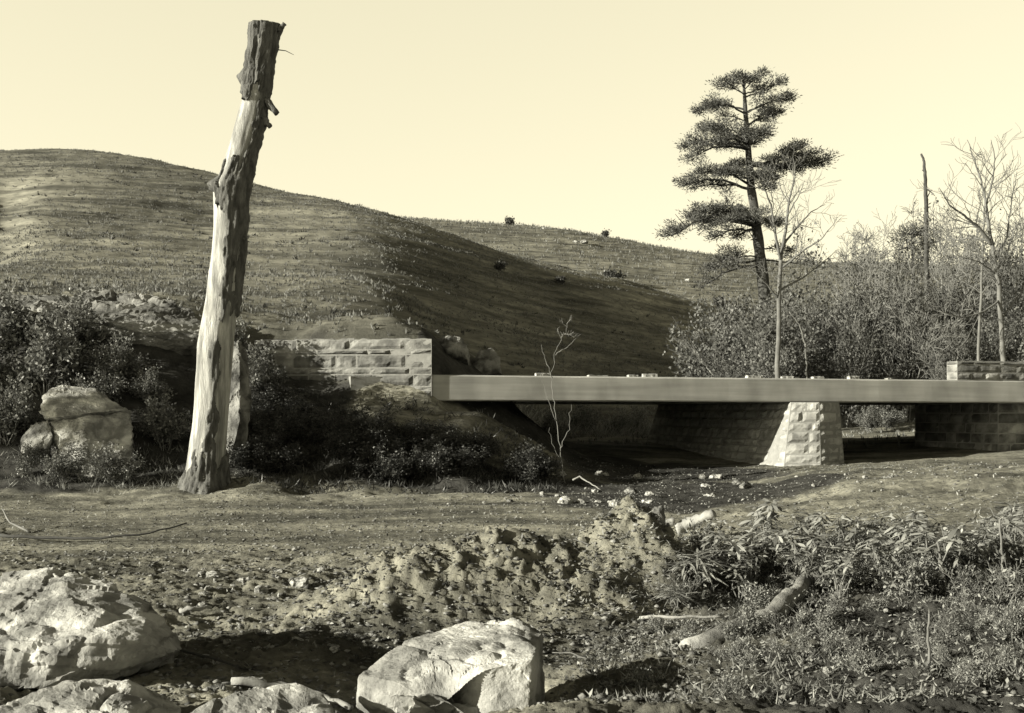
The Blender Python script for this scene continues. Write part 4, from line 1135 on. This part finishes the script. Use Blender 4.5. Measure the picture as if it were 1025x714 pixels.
# unseen tree added off-frame at the left to shade the bank
gz0 = gh(-26, 14.6)
ot = shrub('added_shade_tree', 640, 'unseen leafy tree added out of the picture to the left to shade the bank', 'tree', (8.9 - gz0) / .8, 2, M['leaf_bank'], M['twig'], per=22, L=.26, W=.17, mx=2, kids=(9, 12), jit=.25, lean=.04, r0=.14, start=.74, ratio=.2)
ot.location = (-26, 14.6, gz0)
ft = [Mould(shrub('sky_block_tree', 650 + k, '', 'tree', 9.5, 7, M['leaf_dark'], M['twig_dark'], per=14, L=.45, W=.3, mx=2, kids=(7, 9), jit=.6, lean=.45, r0=.12)) for k in range(2)]  # unseen trees added behind and to the right to cut sky light
for q, (x, y) in enumerate([(24, 14), (23, 5), (22, -4), (18, -13), (10, -18), (2, -21), (-5, -23), (27, 22)]):
    ft[q % 2].put(Vector((x, y, gh(x, y))), q * 1.3, 1.1 + .1 * (q % 3), 'unseen leafy tree added around the camera to block low sky', 'trees added around the camera to block low sky')

# weeds along the foot of the bank
def wmask(x, y, rng): return (rng.random(len(x)) < .5 + .5 * fbm(x * .8, y * .8, octv=2, seed=95))


o = link('bank_weeds', blades(900, 19.7, 22.6, -20, 250, .15, .014, 'w', 'bank_weeds', wmask, 510, 6, 1, .75), M['grass_bank'], None, False); o['kind'] = 'stuff'; tag(o, 'dry weeds along the foot of the left bank', 'weeds')
o = link('bank_litter', blades(3800, 19.8, 25, 235, 560, .16, .02, 'w', 'bank_litter', wmask, 511, 4, 1, .9), M['leaf_bank'], None, False); o['kind'] = 'stuff'; tag(o, 'dead weeds and litter on the shaded bank', 'weeds')
o = link('creek_weeds', blades(1500, 33, 58, 520, 1040, .16, .03, 'w', 'creek_weeds', wmask, 512, 5, 1, .4), M['grass_bank'], None, False); o['kind'] = 'stuff'; tag(o, 'rough grass behind the bridge along the creek', 'grass')

o = link('dry_brush_grass', blades(900, 37.5, 46, 500, 700, .55, .03, 'w', 'dry_brush_grass', lambda x, y, r: r.random(len(x)) < .7, 516, 6, 1, .8), M['grass_bank'], None, False); o['kind'] = 'stuff'; tag(o, 'pale dry brush behind the left span', 'grass')
for q, (px, Y, s) in enumerate([(552, 38.5, .5), (585, 39.5, .55), (622, 40, .5), (640, 42, .6), (870, 44, .5), (895, 45, .55)]):
    BK[q % 3].put(gpt(px, Y), rnd(0, 6), s, ['low shrub seen under the left span, nearest the bank', 'low shrub seen under the left span, in the middle', 'low shrub seen under the left span, near the pier', 'shrub farther back under the left span', 'low shrub seen right of the pier under the deck', 'low shrub under the deck beside the abutment'][q], 'shrubs seen under the bridge')

# thin bare sapling before the bridge
Y6 = 21.5
b6 = gpt(566, Y6)
limb_tree('bare_sapling', b6, [
    ([b6 - Vector((0, 0, .1))] + LP(Y6, (561, 455), (557, 420), (553, 392), (552, 372), (556, 350), (564, 335), (569, 322)), .010, .003, .3),
    (LP(Y6, (553, 378), (546, 362), (542, 345)), .008, .003, 0), (LP(Y6, (556, 355), (566, 349), (578, 338)), .008, .003, 0), (LP(Y6, (556, 420), (549, 402), (541, 374)), .008, .003, 0),
    (LP(Y6, (560, 450), (570, 430), (572, 405)), .008, .003, 0), (LP(Y6, (562, 460), (553, 445), (550, 428)), .006, .003, 0)], 330, 'thin bare sapling standing before the left part of the beam', M['twig'], L=.35, per=.5, rmin=.003)


# ------------------------------------------------------------------ dead wood and sticks
def stick(name, pts, r0, r1, m, label, cat='branch', group=None, side=(), n=7, jit=.12):
    b = MB(); fine = []
    for i in range(len(pts) - 1):
        for s in range(4): fine.append(pts[i].lerp(pts[i + 1], s / 4) + Vector((rnd(-1, 1), rnd(-1, 1), rnd(-1, 1))) * r0 * (.45 if r0 < .03 else .12))
    fine.append(pts[-1])
    b.tube(fine, [r0 + (r1 - r0) * i / (len(fine) - 1) for i in range(len(fine))], n, jit=jit)
    for sp, q0, q1 in side: b.tube(sp, [q0 + (q1 - q0) * i / (len(sp) - 1) for i in range(len(sp))], 5, cap=False)
    return tag(b.build(name, m), label, cat, group)


def GS(dz, *pp): return [gpt(px, Y, dz) for px, Y in pp]


stick('fallen_branch', GS(.05, (-5, 13.0), (50, 12.9), (100, 12.8)) + [gpt(150, 12.9, .1), gpt(187, 13.1, .2)], .022, .008, M['twig_dark'], 'long dark branch lying across the flat at the left', side=[(GS(.04, (0, 13.2), (-10, 14), (5, 15)), .012, .004)])
stick('fallen_branch', [gpt(30, 14, .02), gpt(10, 14.2, .1), gpt(2, 14.5, .25)], .018, .008, M['twig'], 'short forked stick at the left edge of the flat')
stick('fallen_branch', [gpt(168, 6.9, .09), gpt(210, 6.9, .07), gpt(245, 6.9, .04), gpt(262, 6.9, .03)], .010, .005, M['twig_dark'], 'dark thin stick beside the huge boulder')
stick('fallen_branch', [gpt(232, 6.42, .03), gpt(280, 6.5, .05), gpt(325, 6.5, .05), gpt(352, 6.4, .03)], .026, .018, M['dead_pale'], 'bleached crooked branch lying left of the big block', jit=.2)
stick('fallen_branch', [gpt(180, 8.6, .02), gpt(195, 8.6, .08), gpt(212, 8.7, .05)], .022, .012, M['dead_pale'], 'short pale piece of driftwood in the rubble', jit=.2)
stick('log', [gpt(676, 13.2, .14), gpt(688, 13.2, .2), gpt(702, 13.1, .27), gpt(714, 13.0, .33)], .075, .055, M['dead_pale'], 'bleached log end sticking up behind the mound', 'log', jit=.2, n=10)
stick('log', [gpt(652, 13.2, .1), gpt(662, 13.2, .18), gpt(675, 13.2, .24)], .07, .05, M['dead_pale'], 'shorter bleached log left of the other one behind the mound', 'log', jit=.25, n=10)
stick('fallen_branch', [gpt(573, 19.5, .25), gpt(580, 19.5, .3), gpt(590, 19.4, .22), gpt(602, 19.3, .1)], .018, .008, M['dead_pale'], 'pale arched stick at the foot of the bank behind the mound')
stick('fallen_branch', [gpt(740, 9.6, .3), gpt(765, 9.4, .2), gpt(790, 9.2, .1)], .012, .006, M['twig'], 'slanting dead stem among the leafy plants')
stick('fallen_branch', [gpt(640, 8.3, .03), gpt(680, 8.2, .04), gpt(725, 8.2, .03)], .015, .009, M['dead_pale'], 'pale stick lying along the right foot of the mound', jit=.2)
stick('root_log', [gpt(690, 7.4, -.07), gpt(740, 7.7, .01), gpt(770, 8.0, .04), gpt(788, 8.25, .08), gpt(799, 8.5, .1), gpt(806, 8.8, .11), gpt(810, 9.1, .06), gpt(812, 9.4, -.1)], .10, .035, M['root'], 'pale curved root log among the weeds at the right', 'log', jit=.05, n=14)
stick('weed_stalk', [gpt(1003, 8.4, 0), gpt(1003, 8.4, .3), gpt(1001, 8.4, .62)], .011, .008, M['twig_pale'], 'upright bare stalk at the right edge of the foreground')
stick('weed_stalk', [gpt(948, 8.5, 0), gpt(944, 8.5, .2), gpt(938, 8.5, .42)], .011, .008, M['twig_pale'], 'leaning stalk topped with long pale leaves')
stick('weed_stalk', [gpt(930, 6.2, 0), gpt(929, 6.2, .2), gpt(930, 6.2, .3)], .009, .006, M['twig_pale'], 'short upright stalk at the bottom right')
for q in range(26):
    px = rnd(180, 1020); Y = rnd(6.2, 12); an = rnd(0, 3.14); ln = rnd(.1, .35); p = gpt(px, Y, .015); d = Vector((math.cos(an), math.sin(an) * .6, rnd(-.05, .15))) * ln
    stick('stick', [p, p + d * .5 + Vector((0, 0, rnd(0, .03))), p + d], rnd(.004, .009), .003, M['twig_pale'] if q % 2 else M['twig'], 'small dead stick lying on the rough ground', 'stick', 'small sticks on the ground', n=5)


# ------------------------------------------------------------------ leafy plants in the right foreground
def whorl_plant(seed, h, n_st, nl, L, W, droop):
    rng = np.random.default_rng(seed); o = empty('leafy_plant', (0, 0, 0), '', 'plant')
    S = MB(); C, A, Nn, LL = [], [], [], []
    for k in range(n_st):
        an = rng.uniform(0, 6.28); ln = rng.uniform(0, .7)
        top = Vector((math.cos(an) * ln, math.sin(an) * ln, 1)).normalized() * h * rng.uniform(.5, 1)
        mid = top * .5 + Vector(rng.normal(0, .03, 3))
        S.tube([Vector((0, 0, -.03)), mid, top], [.008, .006, .004], 5, cap=False)
        for w_, (q, m_) in enumerate(((top, nl), (top * .72 + mid * .28, nl // 2))):
            for j in range(m_):
                b = 2 * PI * j / m_ + rng.uniform(-.3, .3)
                C.append(q[:]); A.append((math.cos(b), math.sin(b), droop + rng.uniform(-.35, .45))); Nn.append((0, 0, 1)); LL.append(L * rng.uniform(.6, 1.15))
    S.build('stem', M['twig'], o)
    C = np.array(C); A = np.array(A); LL = np.array(LL); a = A / np.linalg.norm(A, axis=1, keepdims=True)
    # each leaf: two bent quads
    sd = np.cross(a, np.array(Nn) + rng.normal(0, .25, A.shape)); sd /= np.linalg.norm(sd, axis=1, keepdims=True)
    dn = np.array([0, 0, -1.0]) * LL[:, None] * .18
    p0 = C + a * .01; p1 = C + a * LL[:, None] * .35; p2 = C + a * LL[:, None] * .7 + dn * .4; p3 = C + a * LL[:, None] + dn
    wv = W * (LL / L)[:, None]
    v = np.stack([p0, p1 + sd * wv * .42, p1 - sd * wv * .42, p2 + sd * wv * .5, p2 - sd * wv * .5, p3], 1).reshape(-1, 3)
    n = len(C); b = np.arange(n)[:, None] * 6
    f = np.concatenate([b + np.array([[0, 1, 2, 2]]), b + np.array([[1, 3, 4, 2]]), b + np.array([[3, 5, 4, 4]])])
    mb = bpy.data.meshes.new('leaves')
    fl = [tuple(dict.fromkeys(q)) for q in f.tolist()]
    mb.from_pydata(v.tolist(), [], fl); mb.update()
    link('foliage', mb, M['leaf_long'], o, True)
    return o


WP = [Mould(whorl_plant(700 + k, .42, 8 + k, 9, .135, .03, -.05)) for k in range(4)]
GR = Mould(whorl_plant(710, .24, 7, 16, .26, .016, .1))
GL = 'leafy plants of the right foreground'
fp = [(1065, 9.3, 1.0, 'leafy plant just outside the right edge'), (1120, 9.0, 1.1, 'leafy plant beyond the right edge, farther off'), (716, 9.3, 1.0, 'leafy plant with drooping long leaves beside the mound shadow'), (745, 9.6, 1.1, 'leafy plant at the top left of the foreground thicket'), (764, 10.2, 1.1, 'tall leafy plant with fanned leaves against the dark channel'), (796, 9.2, 1.0, 'leafy plant above the curved root log'), (820, 9.8, .9, 'leafy plant behind the curved root log'), (860, 9.6, 1.0, 'leafy plant on the lip of the gravel bar'), (905, 9.5, 1.1, 'pale leafy plant in the middle of the right thicket'), (938, 8.6, 1.15, 'leafy plant crowning the leaning stalk'), (880, 8.7, .8, 'low leafy plant right of the curved root log'), (975, 9.4, .9, 'leafy plant near the right edge, left of the upright stalk'), (1012, 9.0, 1.0, 'leafy plant at the right edge of the picture'), (840, 8.5, .7, 'small leafy plant touching the root log')] + [(rnd(700, 1035), rnd(8.7, 10.6), rnd(.7, 1.15), 'leafy plant among the crowd of long-leaved plants at the right') for _ in range(24)]
for q, (px, Y, s, lb) in enumerate(fp): WP[q % 4].put(gpt(px, Y), rnd(0, 6), (s * rnd(.85, 1.15), s, s * rnd(.8, 1.35)), lb, GL)
for q, (px, Y, s, lb) in enumerate([(700, 8.9, 1.1, 'spiky grass-like plant at the foot of the mound shadow'), (678, 8.6, .7, 'small spiky grass clump in the mound shadow'), (770, 10.6, .9, 'spiky clump on the far side of the leafy plants')]): GR.put(gpt(px, Y), rnd(0, 6), s, lb, 'spiky grass clumps')
FS = [Mould(shrub('low_shrub', 720 + k, '', 'bush', .5, 8, M['litter'], M['twig'], per=6, L=.05, W=.02, mx=2, kids=(4, 6), jit=.03, lean=1.0, r0=.005, rmin=.002)) for k in range(3)]
LF = 'low dry shrub in the tangle of the right foreground'
for q in range(13):
    px = rnd(690, 1040); Y = rnd(8.4, 10.4)
    FS[q % 3].put(gpt(px, Y), rnd(0, 6), rnd(.6, 1.1), LF, 'low shrubs of the right foreground')
LF2 = 'small dry weed bush on the ground at the bottom right'
for q in range(26):
    FS[q % 3].put(gpt(rnd(640, 1040), rnd(5.6, 8.0)), rnd(0, 6), rnd(.22, .45), LF2, 'weed bushes at the bottom right')


TW = [Mould(shrub('dry_bush', 740 + k, '', 'bush', .6, 7, M['litter'], M['twig_pale'], per=1, L=.05, W=.018, mx=2, kids=(4, 6), jit=.03, lean=1.2, r0=.006, rmin=.0022)) for k in range(3)]
for q in range(34):
    px = rnd(660, 1040); Y = rnd(7.8, 10.4) if q < 24 else rnd(5.8, 7.8)
    TW[q % 3].put(gpt(px, Y), rnd(0, 6), rnd(.5, 1.0) if q < 24 else rnd(.25, .5), 'bare twiggy dead bush in the tangle of the right foreground', 'dead bushes of the right foreground')
o = link('ground_weeds', blades(6600, 5.4, 9.6, 590, 1220, .07, .007, 'w', 'ground_weeds', lambda x, y, r: r.random(len(x)) < .55 + .5 * fbm(x * 1.5, y * 1.5, octv=2, seed=97), 515, 5, 1, 1.1), M['grass_bank'], None, False); o['kind'] = 'stuff'; tag(o, 'matted dead grass of the right foreground', 'grass')

# litter and gravel
def litter(n, y0, y1, px0, px1, L, seed, nm, label, m='litter', tilt=.5, power=1.0):
    rng = np.random.default_rng(seed); x, y, z = scatter(n, y0, y1, px0, px1, rng, power)
    a = np.stack([rng.normal(0, 1, n), rng.normal(0, 1, n), rng.normal(0, tilt, n)], -1)
    v, f = quads(np.stack([x, y, z + .008], -1), a, L * rng.uniform(.4, 1.3, n), L * .45 * rng.uniform(.5, 1.3, n), rng, .2, normal=np.tile([0, 0, 1.0], (n, 1)))
    o = link(nm, arr_mesh(nm, v, f), M[m], None, False); o['kind'] = 'stuff'; return tag(o, label, 'litter')


litter(13000, 5.4, 10.5, 560, 1220, .04, 800, 'leaf_litter', 'dead leaves strewn over the right foreground')
litter(7000, 12, 28, 560, 1050, .055, 804, 'leaf_litter', 'leaves and chips on the gravel bar')
litter(9000, 6, 19, -20, 660, .045, 801, 'leaf_litter', 'dead leaves strewn over the creek bed')


def pebbles(n, y0, y1, px0, px1, s0, s1, seed, nm, label, power=1.0):
    rng = np.random.default_rng(seed); x, y, z = scatter(n, y0, y1, px0, px1, rng, power)
    ico = np.array([(0, 0, 1), (.9, 0, .3), (.28, .85, .3), (-.72, .53, .3), (-.72, -.53, .3), (.28, -.85, .3), (0, 0, -.8)])
    fi = np.array([(0, 1, 2), (0, 2, 3), (0, 3, 4), (0, 4, 5), (0, 5, 1), (6, 2, 1), (6, 3, 2), (6, 4, 3), (6, 5, 4), (6, 1, 5)])
    s = s0 + (s1 - s0) * rng.random(n) ** 3
    j = 1 + rng.normal(0, .42, (n, 7, 3)); an = rng.uniform(0, 6.28, n)
    v = ico[None] * j * s[:, None, None]; v[:, :, 2] *= .5
    c, sn = np.cos(an)[:, None], np.sin(an)[:, None]
    vx = v[:, :, 0] * c - v[:, :, 1] * sn; vy = v[:, :, 0] * sn + v[:, :, 1] * c
    v = np.stack([vx + x[:, None], vy + y[:, None], v[:, :, 2] + (z + s * .15)[:, None]], -1).reshape(-1, 3)
    f = (np.arange(n)[:, None, None] * 7 + fi[None]).reshape(-1, 3)
    o = link(nm, arr_mesh(nm, v, f), M['gravel'], None, False); o['kind'] = 'stuff'; return tag(o, label, 'gravel')


pebbles(9000, 5.3, 12, -30, 700, .004, .034, 810, 'gravel', 'gravel and clods of the creek bed and dirt mound')
litter(2600, 7.4, 10.2, 330, 620, .05, 803, 'dark_litter', 'dark dead leaves on the dirt mound', 'leaf_bank')
pebbles(3500, 7.6, 10.2, 300, 700, .004, .03, 813, 'gravel', 'clods and rubble on the dirt mound')
pebbles(5000, 12, 28, 200, 1050, .008, .035, 811, 'gravel', 'gravel of the bar before the bridge')
pebbles(3500, 12, 20, -30, 560, .004, .022, 814, 'gravel', 'fine gravel of the flat before the bank')
pebbles(3200, 5.3, 12, 600, 1220, .005, .03, 812, 'gravel', 'gravel under the right-hand weeds')
